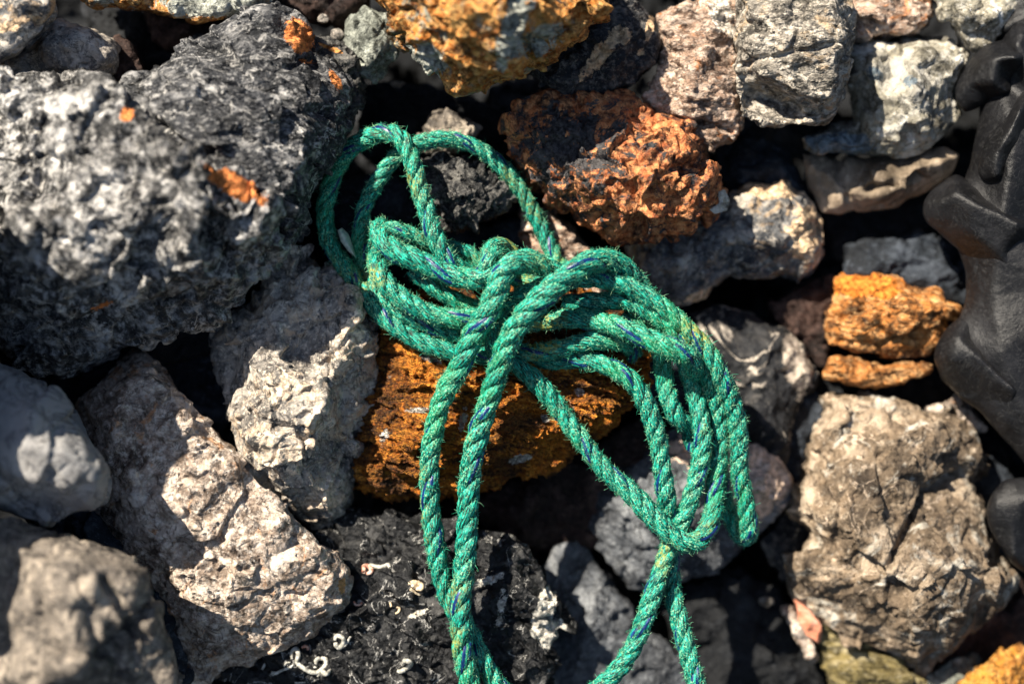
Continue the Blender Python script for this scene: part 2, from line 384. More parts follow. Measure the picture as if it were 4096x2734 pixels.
    if patch:
        s = (CAM_D - v2[:, 2]) / CAM_D
        fu = (v2[:, 0] / s * 1000 + 512) * K; fv = (341.5 - v2[:, 1] / s * 1000) * K
        for (x, y, rx, ry, rot, amt) in patch:
            c_, s_ = math.cos(math.radians(rot)), math.sin(math.radians(rot))
            dx, dy = fu - x, fv - y; a_ = (dx * c_ + dy * s_) / rx; b_ = (-dx * s_ + dy * c_) / ry
            pa = np.maximum(pa, amt * np.clip(1.5 - np.sqrt(a_ * a_ + b_ * b_), 0, 1) * (nr[:, 2] > -.3))
    w = to_world(v2); org = w.mean(0); org[2] = w[:, 2].min()
    rm.vertices.foreach_set('co', (w - org).astype(np.float32).ravel())
    at = rm.attributes.new('patch', 'FLOAT', 'POINT'); at.data.foreach_set('value', pa.astype(np.float32))
    rm.update(); rm.polygons.foreach_set('use_smooth', np.ones(len(rm.polygons), bool))
    o = link(name, rm, M[mat] if isinstance(mat, str) else mat, org, parent)
    rm.name = name
    if parent is None: tag(o, label, cat, group)
    return o

G = 'rocks of the breakwater'
exec_stones = []
def S(*a, **k): k.setdefault('group', G); k['seed'] = len(exec_stones) + 3; o = stone(*a, **k); exec_stones.append(o); return o

# ---- ground under the stones
def make_ground():
    n = 360; t = np.linspace(-1, 1, n); xs = .75 * t + 5.25 * t ** 5; X, Y = np.meshgrid(xs, xs); p = np.stack([X.ravel(), Y.ravel(), np.zeros(n * n)], 1)
    p[:, 2] = -.31 + .05 * fbm(p * 3, 4) + .001 * facets(p * 1000, 55, 34, 5) + .001 * facets(p * 1000, 18, 10, 6)
    i = np.arange(n * n).reshape(n, n)
    f = np.stack([i[:-1, :-1].ravel(), i[:-1, 1:].ravel(), i[1:, 1:].ravel(), i[1:, :-1].ravel()], 1)
    me = raw_mesh('ground', to_world(p), f)
    o = link('ground', me, M['ground'], (0, 0, 0)); tag(o, kind='structure')
make_ground()

# ---- left side
S('boulder', 'huge charcoal boulder with a flat sloping top face and orange corner at upper left', 'boulder',
  [(262,215,40),(300,182,44),(330,168,40),(420,110,28),(480,70,20),(560,22,12),(605,12,8),(650,22,6),(695,52,6),(712,85,6),(728,118,6),(765,150,6),(796,190,5),(800,234,5),(808,290,0),(775,350,0),(722,430,5),(692,520,5),(640,590,5),(560,640,0),(440,600,0),(330,480,20),(240,320,40)], 20,
  pts=[(300,200,78),(420,150,68),(560,60,46),(620,40,36),(290,260,80),(400,330,88),(500,390,92),(590,440,88),(640,470,76),(420,230,88),(560,150,62),(650,150,50),(600,260,76),(700,235,56),(700,300,60),(690,370,62),(500,290,92),(745,290,30),(740,200,34),(690,90,26),(720,360,36),(660,530,34)],
  th=150, vox=1.5, sm=1, fac=((70,8),(24,3.2)), nz=(12,1.0), big=(80,2), ridge=.8, strata=1.9, relief=1.05, dh=14, inset=.06,
  patch=[(688,82,30,42,-20,1.05),(700,140,26,7,10,.9),(770,185,10,30,-35,.9)])
S('boulder', 'pale grey pitted boulder with an orange cavity in front of the charcoal one', 'boulder_pale',
  [(-90,190,80),(0,168,84),(60,160,84),(190,165,84),(252,192,100),(283,245,120),(330,285,128),(400,330,138),(480,382,140),(545,418,134),(598,446,120),(640,486,84),(640,560,44),(600,645,30),(560,685,24),(470,722,20),(430,735,15),(380,772,10),(300,795,5),(200,835,0),(140,865,0),(60,855,0),(0,810,0),(-90,780,0)], 50,
  pts=[(60,240,104),(180,250,108),(250,300,116),(40,390,112),(150,400,122),(320,380,130),(80,540,128),(200,510,134),(330,480,134),(450,460,130),(560,500,112),(200,630,120),(330,640,100),(430,600,104),(530,590,82),(590,540,76),(400,690,44),(140,720,60),(0,700,60),(0,560,70),(10,450,90),(250,740,30),(60,650,96)],
  th=150, vox=1.6, sm=1, fac=((60,11),(23,5.0)), nz=(14,.6), big=(80,1), pits=(36,5,-9000,0,9000,1), relief=1.0, dh=14, inset=.05,
  patch=[(548,428,66,24,30,1.4),(292,262,14,20,30,1.0),(475,380,40,6,30,1.0),(235,700,30,7,-20,.8)],
  cuts=[(505,395,590,446,11,20)])
S('rock', 'black jagged rock behind the big pitted boulder beside the green rope', 'blackrough', [(700,80),(745,88),(790,100),(820,135),(835,190),(832,245),(800,300),(740,290),(700,200)], -6, th=80, dome=10, n=6, vox=1.4, fac=((22,5),(9,2.4)), nz=(6,2), patch=[(770,115,20,5,20,1),(745,105,16,4,20,1)])
S('rock', 'grey and brown rock cut by the top left corner', 'greybrown', [(-80,-60),(132,-30),(128,30),(92,82),(42,128),(0,150),(-80,160)], 60, th=90, dome=30, n=7, vox=2.4, fac=((40,4),), nz=(10,.8), sm=5, patch=[(20,60,70,14,-20,.8)])
S('rock', 'rounded pale blue grey rock above the pitted boulder', 'bluegrey', [(60,110),(132,45),(200,60),(250,85),(274,112),(272,150),(243,188),(190,182),(110,180),(30,190),(-40,180),(-40,140)], 0, th=100, dome=32, n=8, vox=2.2, fac=((36,3),(14,1)), nz=(9,.9), sm=5)
S('rock', 'small brown rock right of the rounded blue grey rock', 'darkred', [(268,85),(300,105),(333,150),(325,200),(280,200),(262,140)], -24, th=60, dome=14, n=4, vox=2.2)
S('rock', 'yellowish grey rock along the top edge over dark gaps', 'orangetop', [(165,-40),(640,-50),(628,4),(560,32),(470,47),(400,40),(340,24),(290,16),(205,4)], 4, th=90, dome=34, n=10, vox=2.2, fac=((30,4),(12,1.6)), patch=[(500,10,120,30,0,1.1),(240,-5,30,16,0,.9)])
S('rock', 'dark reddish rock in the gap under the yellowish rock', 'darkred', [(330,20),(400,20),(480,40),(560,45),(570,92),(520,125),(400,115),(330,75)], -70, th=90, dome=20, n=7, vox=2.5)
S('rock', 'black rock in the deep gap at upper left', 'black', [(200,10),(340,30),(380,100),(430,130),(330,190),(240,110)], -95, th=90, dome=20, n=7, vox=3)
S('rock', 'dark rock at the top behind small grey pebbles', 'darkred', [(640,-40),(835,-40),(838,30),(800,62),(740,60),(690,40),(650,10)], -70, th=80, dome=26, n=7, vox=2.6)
S('rock', 'small rough grey green rock near the top between boulder and orange rock', 'speckgrey', [(837,18),(868,34),(892,33),(917,95),(912,135),(885,170),(858,192),(822,168),(795,120),(790,84),(806,45)], -22, th=70, dome=26, n=8, vox=1.9, fac=((18,3),(8,1.4)), nz=(7,1))
for i, (x, y, s, lb) in enumerate([(742,42,14,'round grey pebble topmost of the small stones near the black jagged rock'),(772,78,17,'pale flat pebble in the row above the black jagged rock'),(806,92,13,'grey pebble between the black jagged rock and the speckled rock'),(826,128,15,'bluish white pebble beside the black jagged rock'),(842,152,9,'smallest pebble under the speckled rock')]):
    S('pebble', lb, 'bluegrey', [(x + s * math.cos(a) * (1 + .2 * math.sin(3 * a + i)), y + s * .8 * math.sin(a)) for a in np.linspace(0, 6.283, 9)[:-1]], -30, th=14, dome=8, n=3, vox=1.2, fac=((10,.8),), nz=(5,.4), big=(30,0), cat='pebble', group='pebbles in the upper gap')
S('rock', 'blue grey rock at the left edge under the pitted boulder', 'bluegrey', [(-80,370),(10,370),(50,420),(75,500),(66,600),(20,680),(-80,690)], 20, th=90, dome=20, n=6, vox=2.4, fac=((36,3),), sm=5)
S('rock', 'cracked blue grey rock with sunlit knobs painted tan left of the orange rock', 'bluegrey',
  [(666,556,-20),(703,585,-18),(729,603,-12),(735,624,-12),(762,614,-10),(795,629,-6),(817,647,-4),(830,688,0),(857,732,0),(867,775,-4),(860,850,-16),(845,920,-22),(833,1000,-26),(822,1050,-28),(817,1104,-30),(791,1177,-34),(751,1203,-34),(718,1214,-34),(677,1185,-24),(623,1126,-8),(571,1085,-4),(546,1031,-4),(527,955,-10),(524,918,-14),(494,845,-24),(474,783,-30),(491,732,-24),(549,708,-16),(600,655,-20),(615,607,-22)], -10,
  pts=[(560,770,10),(640,740,18),(700,700,16),(750,670,8),(800,690,20),(822,745,22),(790,800,24),(765,850,26),(700,820,16),(640,810,30),(610,850,34),(600,900,30),(640,890,44),(700,880,42),(735,900,40),(740,950,34),(680,950,44),(620,940,38),(560,960,28),(570,1010,34),(620,1010,42),(680,1000,40),(710,1020,34),(680,1080,26),(620,1070,30),(700,1110,14),(740,1100,4),(760,1060,-4),(780,980,-2),(800,900,6),(740,1150,0),(560,870,8),(530,800,-4),(650,680,4),(690,620,-4),(750,980,8)],
  th=90, vox=1.35, sm=1, fac=((38,7),(16,3.2)), nz=(9,.7), big=(50,2),
  patch=[(665,890,80,55,10,.62),(640,1030,90,60,0,.66),(810,760,30,100,20,.72),(740,1150,50,50,0,.66)],  # tan patches paint sunlight on the knobs and the right ridge
  cuts=[(735,640,750,800,4,5),(750,800,765,900,4,6),(600,960,720,1000,5,7),(700,1000,700,1110,3,5),(640,930,600,960,4,4)], dh=-6, relief=1.2)
S('rock', 'dark grey rock in the shade between the tan slab and the cracked rock', 'slate', [(300,800),(380,745),(480,755),(520,880),(560,1000),(570,1090),(500,1040),(400,900)], -50, th=90, dome=24, n=8, vox=2.0, dh=-30)
S('slab', 'large tan rough slab slanting down across the lower left', 'tan',
  [(180,905,-30),(240,865,-34),(320,808,-40),(350,835,-20),(378,860,0),(397,882,14),(440,935,20),(495,990,24),(550,1046,26),(586,1089,28),(659,1170,26),(714,1225,22),(769,1272,16),(800,1305,8),(806,1342,2),(787,1397,-2),(754,1430,-4),(696,1463,-4),(622,1507,-6),(568,1521,-6),(524,1526,-8),(490,1560,-16),(458,1590,-20),(403,1620,-20),(370,1500,-10),(330,1380,-6),(220,1290,-6),(180,1180,-6),(160,1050,-14)], 0,
  pts=[(345,862,34),(300,882,40),(265,910,40),(395,905,36),(262,1000,48),(300,1100,56),(420,980,46),(520,1060,46),(640,1190,44),(720,1260,36),(770,1330,26),(740,1390,20),(600,1300,48),(450,1200,58),(350,1250,50),(520,1400,38),(640,1440,18),(560,1480,14),(430,1350,46),(460,1500,16),(240,960,30),(215,980,4),(250,930,10),(280,870,4),(330,840,0),(230,1100,30)],
  th=120, vox=1.6, sm=2, fac=((70,3),(17,2.6)), nz=(9,1.3), big=(70,3), inset=.05, patch=[(785,1345,10,22,0,.8)], dh=-8)
S('rock', 'smooth grey angular rock at the left edge with a sunlit streak', 'smooth', [(-80,850),(0,849),(55,863),(110,882),(146,911),(165,937),(183,966),(205,1002),(230,1038),(249,1075),(253,1104),(245,1141),(212,1172),(172,1179),(139,1203),(103,1205),(55,1180),(0,1157),(-80,1150)], 62,
  pts=[(0,900,84),(80,930,90),(60,1020,104),(150,1040,98),(200,1070,92),(225,1110,84),(150,1120,92),(60,1100,100),(120,1170,72),(180,1140,80),(0,1080,104),(-40,1000,100)], th=90, vox=2.0, sm=3, fac=((60,5),(20,.8)), nz=(12,.5), big=(90,2), cuts=[(10,1130,90,1190,6,5),(100,1110,190,1030,2,2)], dh=45, relief=1.3)
S('rock', 'rounded brown grey boulder with deep folds in the bottom left corner', 'smoothtan', [(-80,1190),(0,1190),(37,1196),(110,1218),(183,1247),(256,1276),(297,1298),(330,1331),(352,1360),(370,1415),(394,1463),(405,1507),(410,1640),(-80,1640)], 80,
  pts=[(20,1240,118),(90,1290,140),(150,1290,142),(240,1310,134),(300,1340,124),(330,1400,112),(290,1420,120),(345,1470,100),(250,1400,128),(150,1400,160),(100,1350,158),(60,1420,140),(60,1540,150),(180,1520,160),(280,1520,124),(350,1560,100),(0,1400,120)], th=120, vox=2.4, sm=4, fac=((70,7),(24,2.4)), nz=(14,.8), big=(60,4),
  cuts=[(235,1330,300,1430,9,12),(300,1430,330,1460,8,12),(250,1440,270,1560,12,8),(180,1330,230,1500,10,5)], dh=45)
S('rock', 'dark rock wedged between the slab and the bottom left boulder', 'slate', [(60,1180),(200,1160),(330,1290),(400,1420),(440,1560),(380,1600),(200,1400)], 10, th=90, dome=20, n=6, vox=2.6)
# ---- middle
S('rock', 'big orange and green grey rock hanging in from the top edge', 'orangetop',
  [(810,-60),(866,0),(899,22),(921,73),(950,121),(984,157),(1016,190),(1057,209),(1093,205),(1130,190),(1167,176),(1222,157),(1276,121),(1331,73),(1386,0),(1410,-60)], 26,
  pts=[(960,-20,92),(1010,30,96),(1060,90,92),(1080,140,72),(1130,150,66),(1160,110,82),(1170,40,100),(1180,-30,110),(1100,20,104),(1220,60,78),(1230,-10,88),(1200,120,54),(1290,40,60),(1330,0,50),(1000,120,56),(950,60,60),(900,-10,56),(1050,180,44)], th=130, vox=1.8, sm=1, fac=((44,10),(17,5)), nz=(7,1.8), strata=1.3,
  patch=[(1180,50,30,110,14,1.1),(1240,90,60,40,-30,.8),(980,140,50,40,30,.9)], cuts=[(1300,60,1180,170,7,8)], dh=40)
S('rock', 'dark rock with a pale ridge and orange spot right of the top orange rock', 'darkmix', [(1368,11),(1423,-20),(1478,18),(1503,44),(1509,92),(1507,130),(1478,158),(1441,192),(1368,222),(1295,226),(1250,200),(1215,165),(1276,118),(1339,73)], -20, th=100, dome=26, n=10, vox=2.0, fac=((24,4),(10,2)), patch=[(1375,130,18,60,40,1.1),(1420,80,26,20,0,1.1),(1490,65,10,30,10,1),(1470,120,12,10,0,.9)])
S('rock', 'pinkish brown layered rock above the rusty red rock', 'pinktan', [(1507,33),(1555,15),(1599,0),(1694,-20),(1700,55),(1690,121),(1698,190),(1699,227),(1705,275),(1694,311),(1665,332),(1635,342),(1599,320),(1544,290),(1500,250),(1470,225),(1500,180),(1520,110)], -34, th=110, dome=26, n=12, vox=2.2, fac=((24,3.4),(10,1.6)), strata=1.8, patch=[(1660,40,30,50,-40,.9)], cuts=[(1570,285,1680,300,7,8)], dh=5, relief=1.3)
S('rock', 'large pale grey block at the top right of centre', 'palegrey', [(1694,-30),(1935,-30),(1958,22),(1962,73),(1954,121),(1943,165),(1936,220),(1914,258),(1890,272),(1820,282),(1750,285),(1700,262),(1692,200),(1685,139),(1690,73)], -18,
  pts=[(1720,20,6),(1800,0,12),(1900,10,14),(1930,80,12),(1915,150,8),(1900,230,-2),(1830,205,2),(1760,175,2),(1720,120,2),(1800,90,14),(1740,220,-40),(1820,250,-40),(1870,262,-36)], th=120, vox=2.2, fac=((30,3.4),(12,1.8)), nz=(9,1.6), strata=1.6, cuts=[(1690,150,1940,95,6,7),(1860,-20,1820,110,6,6)], dh=18, relief=1.3)
S('rock', 'dark striped rock with a sunlit tan end near the top right', 'pinktan', [(1950,-30),(2111,-30),(2140,5),(2140,30),(2104,72),(2038,80),(1965,100),(1950,60)], -52, th=90, dome=18, n=6, vox=2.6, strata=2)
S('rock', 'cream coloured rock in the top right corner by the tyre', 'palegreen', [(2140,-40),(2370,-40),(2330,60),(2290,100),(2243,115),(2203,88),(2170,40)], -40, th=90, dome=30, n=7, vox=2.6, sm=4, patch=[])
S('rock', 'pale greenish white rock left of the tyre top', 'palegreen', [(1958,106),(2038,99),(2060,84),(2148,86),(2192,104),(2229,128),(2203,165),(2185,205),(2207,256),(2166,304),(2126,338),(2075,355),(2009,358),(1928,352),(1862,345),(1840,318),(1892,293),(1965,285),(1960,238),(1950,205),(1946,146)], -62,
  pts=[(2000,140,-38),(2100,130,-34),(2180,140,-38),(2100,210,-26),(2170,200,-44),(2020,220,-36),(2080,290,-36),(2150,290,-44),(2000,310,-44),(1920,325,-50),(2040,170,-48)], th=100, vox=2.4, sm=3, fac=((30,4),(13,1.6)), nz=(9,1.2), patch=[(1920,330,90,26,0,1.1),(2010,170,20,20,0,.8),(2085,185,22,18,30,.8)], dh=-5, relief=1.3)
S('rock', 'smooth brown rock split by deep grooves under the pale greenish rock', 'banded', [(1840,350),(1928,362),(2001,362),(2075,362),(2126,345),(2177,335),(2206,352),(2187,388),(2143,421),(2111,450),(2056,472),(2001,480),(1928,493),(1884,485),(1856,428)], -78,
  pts=[(1900,400,-60),(1950,440,-56),(2010,395,-48),(2100,385,-46),(2160,370,-50),(2060,430,-48),(2020,455,-52),(1930,475,-66)], th=90, vox=2.4, sm=4, fac=((40,2.5),), nz=(10,.6), cuts=[(1925,365,1945,460,7,10),(1990,435,2110,405,6,12),(1985,375,2000,430,5,5)], dh=-20, relief=1.3)
S('rock', 'dark round rock behind the red rock right end', 'slate', [(1640,340),(1709,315),(1782,322),(1815,355),(1838,403),(1845,460),(1745,470),(1672,440),(1640,392)], -90, th=90, dome=24, n=7, vox=2.6, sm=4, dh=-25)
S('rock', 'grey rock with tan sunlit end between red rock and gap', 'greybrown',
  [(1676,443),(1723,417),(1811,410),(1840,450),(1865,465),(1880,513),(1892,563),(1870,607),(1837,646),(1800,620),(1694,636),(1672,628),(1628,658),(1617,682),(1555,704),(1525,682),(1488,664),(1440,640),(1430,560),(1500,520),(1600,500)], -66,
  pts=[(1720,460,-40),(1800,450,-36),(1850,500,-38),(1860,570,-44),(1780,560,-28),(1700,540,-30),(1620,580,-38),(1540,600,-44),(1720,600,-44),(1560,660,-52)], th=100, vox=2.3, fac=((30,3.4),(12,1.8)), nz=(9,1.4), patch=[(1770,430,90,22,0,1.1),(1850,530,40,70,0,1.05),(1620,672,60,10,-20,.9)], dh=-26)  # the right-end patch paints the sunlight there in tan
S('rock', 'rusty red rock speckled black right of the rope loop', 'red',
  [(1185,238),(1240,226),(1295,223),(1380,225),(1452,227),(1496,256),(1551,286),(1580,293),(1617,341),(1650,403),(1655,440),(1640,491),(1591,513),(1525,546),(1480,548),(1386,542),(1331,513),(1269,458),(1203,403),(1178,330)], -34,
  pts=[(1240,270,-22),(1340,270,-12),(1440,270,-4),(1490,310,0),(1560,340,-4),(1610,400,-4),(1600,460,-10),(1520,420,12),(1440,400,14),(1380,450,8),(1340,400,8),(1260,350,-4),(1440,500,-4),(1520,510,-12),(1220,320,-18)], th=110, vox=1.6, sm=1, fac=((40,9),(16,4.4)), nz=(9,1.2), patch=[(1300,340,130,110,0,.74)], dh=16, relief=1.3)  # the near-black patch paints the shadow over its left part
S('shell_fragment', 'cream shell fragment at the right tip of the rusty red rock', 'palegreen', [(1645,440),(1662,432),(1675,455),(1668,482),(1640,492),(1625,480),(1650,466)], -14, th=6, dome=3, n=2, vox=1.2, fac=((10,.4),), nz=(5,.3), big=(30,0), cat='shell', group=None)
S('rock', 'brown pink rock under the red rock behind the rope', 'pinktan', [(1190,470),(1250,475),(1300,515),(1355,580),(1400,640),(1380,700),(1290,700),(1230,600),(1195,530)], -56, th=90, dome=18, n=8, vox=2.0)
S('rock', 'black chunky stone inside the rope loop', 'blackrough', [(970,365),(1000,352),(1046,360),(1112,388),(1152,403),(1172,450),(1150,490),(1112,508),(1046,534),(1016,513),(984,450)], -30,
  pts=[(1000,390,-14),(1060,400,-6),(1090,430,-4),(1030,450,-8),(1130,430,-14),(1120,480,-14),(1060,500,-18)], th=60, vox=1.2, sm=1, fac=((22,7),(9,3.4),(5,1.2)), nz=(6,.6))
S('rock', 'grey brown pointed stone behind the top of the rope loop', 'smoothtan', [(945,330),(954,312),(973,289),(990,256),(1010,250),(1040,262),(1057,271),(1080,280),(1106,293),(1075,330),(1030,350),(970,350)], -52, th=60, dome=18, n=6, vox=1.6, fac=((20,3.4),(8,1.2)), patch=[])
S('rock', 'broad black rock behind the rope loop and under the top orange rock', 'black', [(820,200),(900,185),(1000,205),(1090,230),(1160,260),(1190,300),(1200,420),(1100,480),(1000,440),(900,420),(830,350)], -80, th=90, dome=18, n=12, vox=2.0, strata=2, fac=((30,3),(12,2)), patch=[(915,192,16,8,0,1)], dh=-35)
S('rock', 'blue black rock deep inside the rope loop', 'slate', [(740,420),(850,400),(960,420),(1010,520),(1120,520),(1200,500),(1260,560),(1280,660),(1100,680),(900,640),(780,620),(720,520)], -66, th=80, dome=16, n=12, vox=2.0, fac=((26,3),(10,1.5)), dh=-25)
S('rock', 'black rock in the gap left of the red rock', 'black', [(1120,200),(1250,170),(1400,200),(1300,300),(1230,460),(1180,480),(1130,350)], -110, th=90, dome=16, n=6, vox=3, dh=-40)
S('rock', 'porous orange brown rock full of holes under the rope tangle', 'porous',
  [(866,745,-20),(850,900,-26),(825,1010,-30),(812,1080,-34),(811,1122,-44),(863,1140,-50),(950,1138,-50),(1057,1136,-50),(1112,1124,-48),(1185,1095,-46),(1258,1077,-46),(1306,1051,-46),(1331,1012,-44),(1386,992,-42),(1441,937,-40),(1478,882,-38),(1495,808,-36),(1470,730,-34),(1400,690,-32),(1290,650,-34),(1150,640,-34),(1000,660,-30),(900,690,-28)], -36,
  pts=[(900,770,-14),(950,790,-4),(1050,770,-6),(1200,740,-10),(1350,760,-10),(1430,820,-12),(1400,900,-8),(1340,960,-8),(1240,1000,-4),(1180,920,4),(1280,870,0),(1080,880,6),(950,880,2),(890,900,-6),(880,1000,-4),(960,1010,6),(1060,1010,4),(1140,1030,2),(1220,1050,-14),(1100,1080,-14),(960,1080,-8),(880,1070,-10),(900,1110,-30),(1050,1110,-32)],
  th=110, vox=1.25, sm=1, pits=(11,3.5,-9000,0,9000,1), fac=((34,6.5),(13,3.6),(5,1.6)), nz=(5,2.6), big=(60,3), strata=1.7, ridge=1.2,
  patch=[(960,940,30,7,0,1.15),(1015,940,16,10,0,1.1),(985,822,26,9,20,1.1),(1060,970,10,30,10,.95),(880,1000,12,26,30,.8),(1330,900,12,10,0,.8),(1200,1050,30,10,-15,.8),(1250,960,12,12,0,.7),(1120,800,14,14,0,.9)],
  cuts=[(890,1065,905,1067,7,12),(925,1068,945,1072,9,14),(1180,940,1186,942,4,10)])
BR = S('rock', 'black rock with white veins and worm shells at the bottom centre', 'blackvein',
  [(500,1640,-30),(500,1500,-30),(600,1380,-34),(700,1270,-38),(730,1205,-44),(800,1180,-46),(870,1172,-46),(960,1185,-44),(1060,1195,-44),(1141,1221,-40),(1203,1250,-38),(1240,1305,-36),(1280,1379,-36),(1295,1426,-36),(1265,1478,-36),(1251,1525,-36),(1238,1640,-36)], -36,
  pts=[(830,1230,-34),(900,1260,-34),(950,1280,-18),(1000,1230,-24),(1060,1240,-22),(1130,1270,-24),(1180,1300,-20),(850,1310,-14),(940,1310,-10),(1030,1330,-8),(1010,1400,-12),(900,1390,-16),(820,1370,-18),(1100,1330,-14),(1200,1380,-18),(1240,1430,-22),(1100,1430,-10),(950,1430,-4),(1000,1480,-10),(850,1470,-22),(750,1450,-20),(700,1530,-18),(820,1560,-16),(930,1530,-14),(1050,1550,-12),(1160,1500,-18),(1200,1570,-24),(600,1560,-20),(900,1620,-14)],
  th=110, vox=1.25, sm=1, fac=((44,9),(18,4.4)), nz=(7,1.0), big=(60,2), strata=1.3, patch=[(1248,1400,20,54,20,1.5),(1262,1450,34,28,0,1.5),(1120,1330,40,12,-20,.7),(965,1400,50,8,-30,.75),(1150,1380,10,50,10,.55)])
# ---- lower right
S('rock', 'blurred grey rock leaning right of the black veined rock', 'shadegrey', [(1225,1310),(1269,1252),(1309,1229),(1346,1258),(1386,1316),(1441,1379),(1478,1434),(1533,1473),(1588,1525),(1620,1640),(1220,1640),(1240,1500),(1290,1420),(1275,1370)], -96, th=90, dome=26, n=10, vox=2.3, fac=((36,3.4),(14,1.6)), dh=-20)
S('rock', 'dark brown rock in the shade under the orange rock', 'darkred', [(1060,1150),(1200,1080),(1330,1030),(1480,960),(1560,1010),(1520,1120),(1420,1230),(1340,1260),(1240,1260),(1120,1220)], -125, th=80, dome=22, n=10, vox=2.6)
S('rock', 'grey brown rock with painted shade and sunlit pinkish right end behind the crossing ropes', 'shadegrey',
  [(1660,1000),(1716,1009),(1745,1016),(1782,1042),(1807,1078),(1818,1100),(1811,1133),(1793,1170),(1745,1221),(1694,1262),(1635,1306),(1580,1326),(1551,1333),(1500,1355),(1440,1335),(1390,1280),(1350,1210),(1370,1130),(1440,1060),(1540,990),(1610,980)], -112,
  pts=[(1600,1030,-80),(1700,1040,-78),(1770,1080,-80),(1780,1120,-86),(1700,1120,-74),(1600,1130,-70),(1500,1100,-76),(1450,1180,-78),(1560,1220,-82),(1660,1200,-88),(1560,1290,-96),(1480,1290,-92)], th=90, vox=2.2, fac=((30,3.4),(12,1.5)), patch=[(1740,1080,100,90,0,1.3),(1620,1030,90,40,0,1.0)])  # patches paint sunlight on the right end and top, base grey paints shade
S('rock', 'black rock with a pale veined sunlit end below the grey rock', 'veinedgrey', [(1560,720),(1640,695),(1700,712),(1760,740),(1800,752),(1840,790),(1866,840),(1870,872),(1852,905),(1832,930),(1820,1000),(1805,1090),(1770,1075),(1720,1010),(1680,960),(1620,880),(1560,800)], -100, th=90, dome=24, n=12, vox=2.3, fac=((30,3),(12,1.4)), patch=[(1828,840,30,66,-10,1.2)], dh=-15, relief=1.4)  # the patch paints the sunlit end paler
S('rock', 'dark blue rock between the veined rock and the big brown boulder', 'slate', [(1790,900),(1877,895),(1900,937),(1880,1010),(1870,1100),(1800,1100),(1790,1000)], -130, th=80, dome=14, n=5, vox=3)
S('boulder', 'large sandy brown boulder at the lower right with a diagonal crack', 'bigtan',
  [(1877,907,-90),(1903,893,-90),(1965,896,-90),(2031,911,-90),(2093,929,-90),(2148,945,-90),(2192,980,-90),(2221,1005,-90),(2276,1068,-90),(2225,1080),(2205,1095),(2221,1141),(2258,1214),(2294,1280),(2335,1320),(2324,1346),(2276,1397),(2240,1434),(2166,1507),(2111,1547),(2075,1536),(2000,1500),(1928,1470),(1880,1420),(1850,1385),(1826,1345),(1829,1269),(1855,1221),(1840,1199),(1796,1170),(1818,1108),(1855,1086),(1851,1031),(1870,990),(1895,937)], -94,
  pts=[(1940,940,-66),(2050,960,-58),(2140,1000,-62),(2190,1050,-72),(1920,1020,-62),(1900,1100,-62),(1960,1130,-48),(2060,1100,-46),(2130,1110,-60),(1880,1180,-60),(1960,1220,-44),(2040,1260,-42),(2110,1180,-56),(2150,1240,-46),(2220,1300,-48),(2270,1340,-58),(2200,1400,-50),(2120,1380,-42),(2100,1470,-58),(2020,1380,-52),(1940,1330,-66),(1880,1280,-74),(1900,1370,-88),(1980,1440,-84)],
  th=110, vox=1.9, sm=1, fac=((64,9),(24,3.6),(9,1)), nz=(10,.8), big=(70,1), patch=[], cuts=[(2210,1075,2120,1150,8,13),(2120,1150,2045,1290,9,18)], dh=0, relief=1.25)
S('rock', 'orange brown rock with cracks left of the tyre', 'ochre', [(1914,640),(1958,629),(2038,625),(2093,658),(2148,669),(2203,706),(2177,742),(2148,783),(2133,816),(2038,823),(1965,808),(1903,786),(1892,746),(1910,702)], -84,
  pts=[(1960,670,-62),(2050,670,-58),(2120,700,-58),(2160,720,-64),(2080,760,-56),(1980,760,-58),(1930,730,-66),(2020,715,-54),(2100,790,-68)], th=80, vox=2.2, fac=((24,3.4),(10,1.8)), nz=(8,1.6), strata=1.7, patch=[(1985,655,80,28,0,1.2)], cuts=[(1905,730,1975,712,6,8),(2020,790,2110,770,7,10)])
S('rock', 'flat orange rock below the orange brown rock', 'ochre', [(1903,819),(1947,814),(2027,842),(2075,828),(2141,832),(2141,852),(2056,878),(1983,887),(1888,865)], -86, th=60, dome=20, n=6, vox=2.2, fac=((24,3),(10,1.5)))
S('rock', 'dark blue rock above the orange brown rock', 'slate', [(1930,560),(2038,545),(2111,530),(2185,565),(2215,618),(2220,700),(2148,690),(2093,680),(2000,650),(1930,640)], -112, th=80, dome=18, n=7, vox=2.6, sm=4)
S('rock', 'dark brown rock in the gap left of the orange brown rock', 'darkred', [(1770,690),(1860,660),(1910,630),(1930,700),(1905,770),(1890,840),(1830,790)], -125, th=80, dome=14, n=5, vox=3)
S('rock', 'small tan rock peeping out above the big sandy boulder', 'tan', [(2120,935),(2166,929),(2196,915),(2216,918),(2240,950),(2262,985),(2214,1000),(2180,985)], -106, th=40, dome=12, n=4, vox=2, patch=[])
S('rock', 'dark triangular rock left of the sandy boulder', 'darkmix', [(1745,1238),(1800,1170),(1845,1185),(1862,1218),(1840,1260),(1830,1340),(1790,1316)], -135, th=70, dome=14, n=4, vox=3)
S('rock', 'large black rock at the bottom right under the ropes', 'black', [(1500,1350),(1580,1335),(1672,1300),(1782,1340),(1830,1415),(1884,1489),(1910,1640),(1580,1640),(1560,1500)], -150, th=70, dome=20, n=9, vox=3)
S('rock', 'small salmon pink stone between black rock and sandy boulder', 'pinkstone', [(1820,1372),(1840,1384),(1873,1408),(1886,1434),(1879,1476),(1848,1458),(1829,1419)], -100, th=26, dome=10, n=3, vox=1.8, fac=((20,1.4),))
S('rock', 'small tan wedge stone beside the salmon pink stone', 'tan', [(1785,1385),(1815,1382),(1840,1430),(1870,1480),(1868,1515),(1835,1480),(1810,1430)], -112, th=26, dome=8, n=3, vox=2)
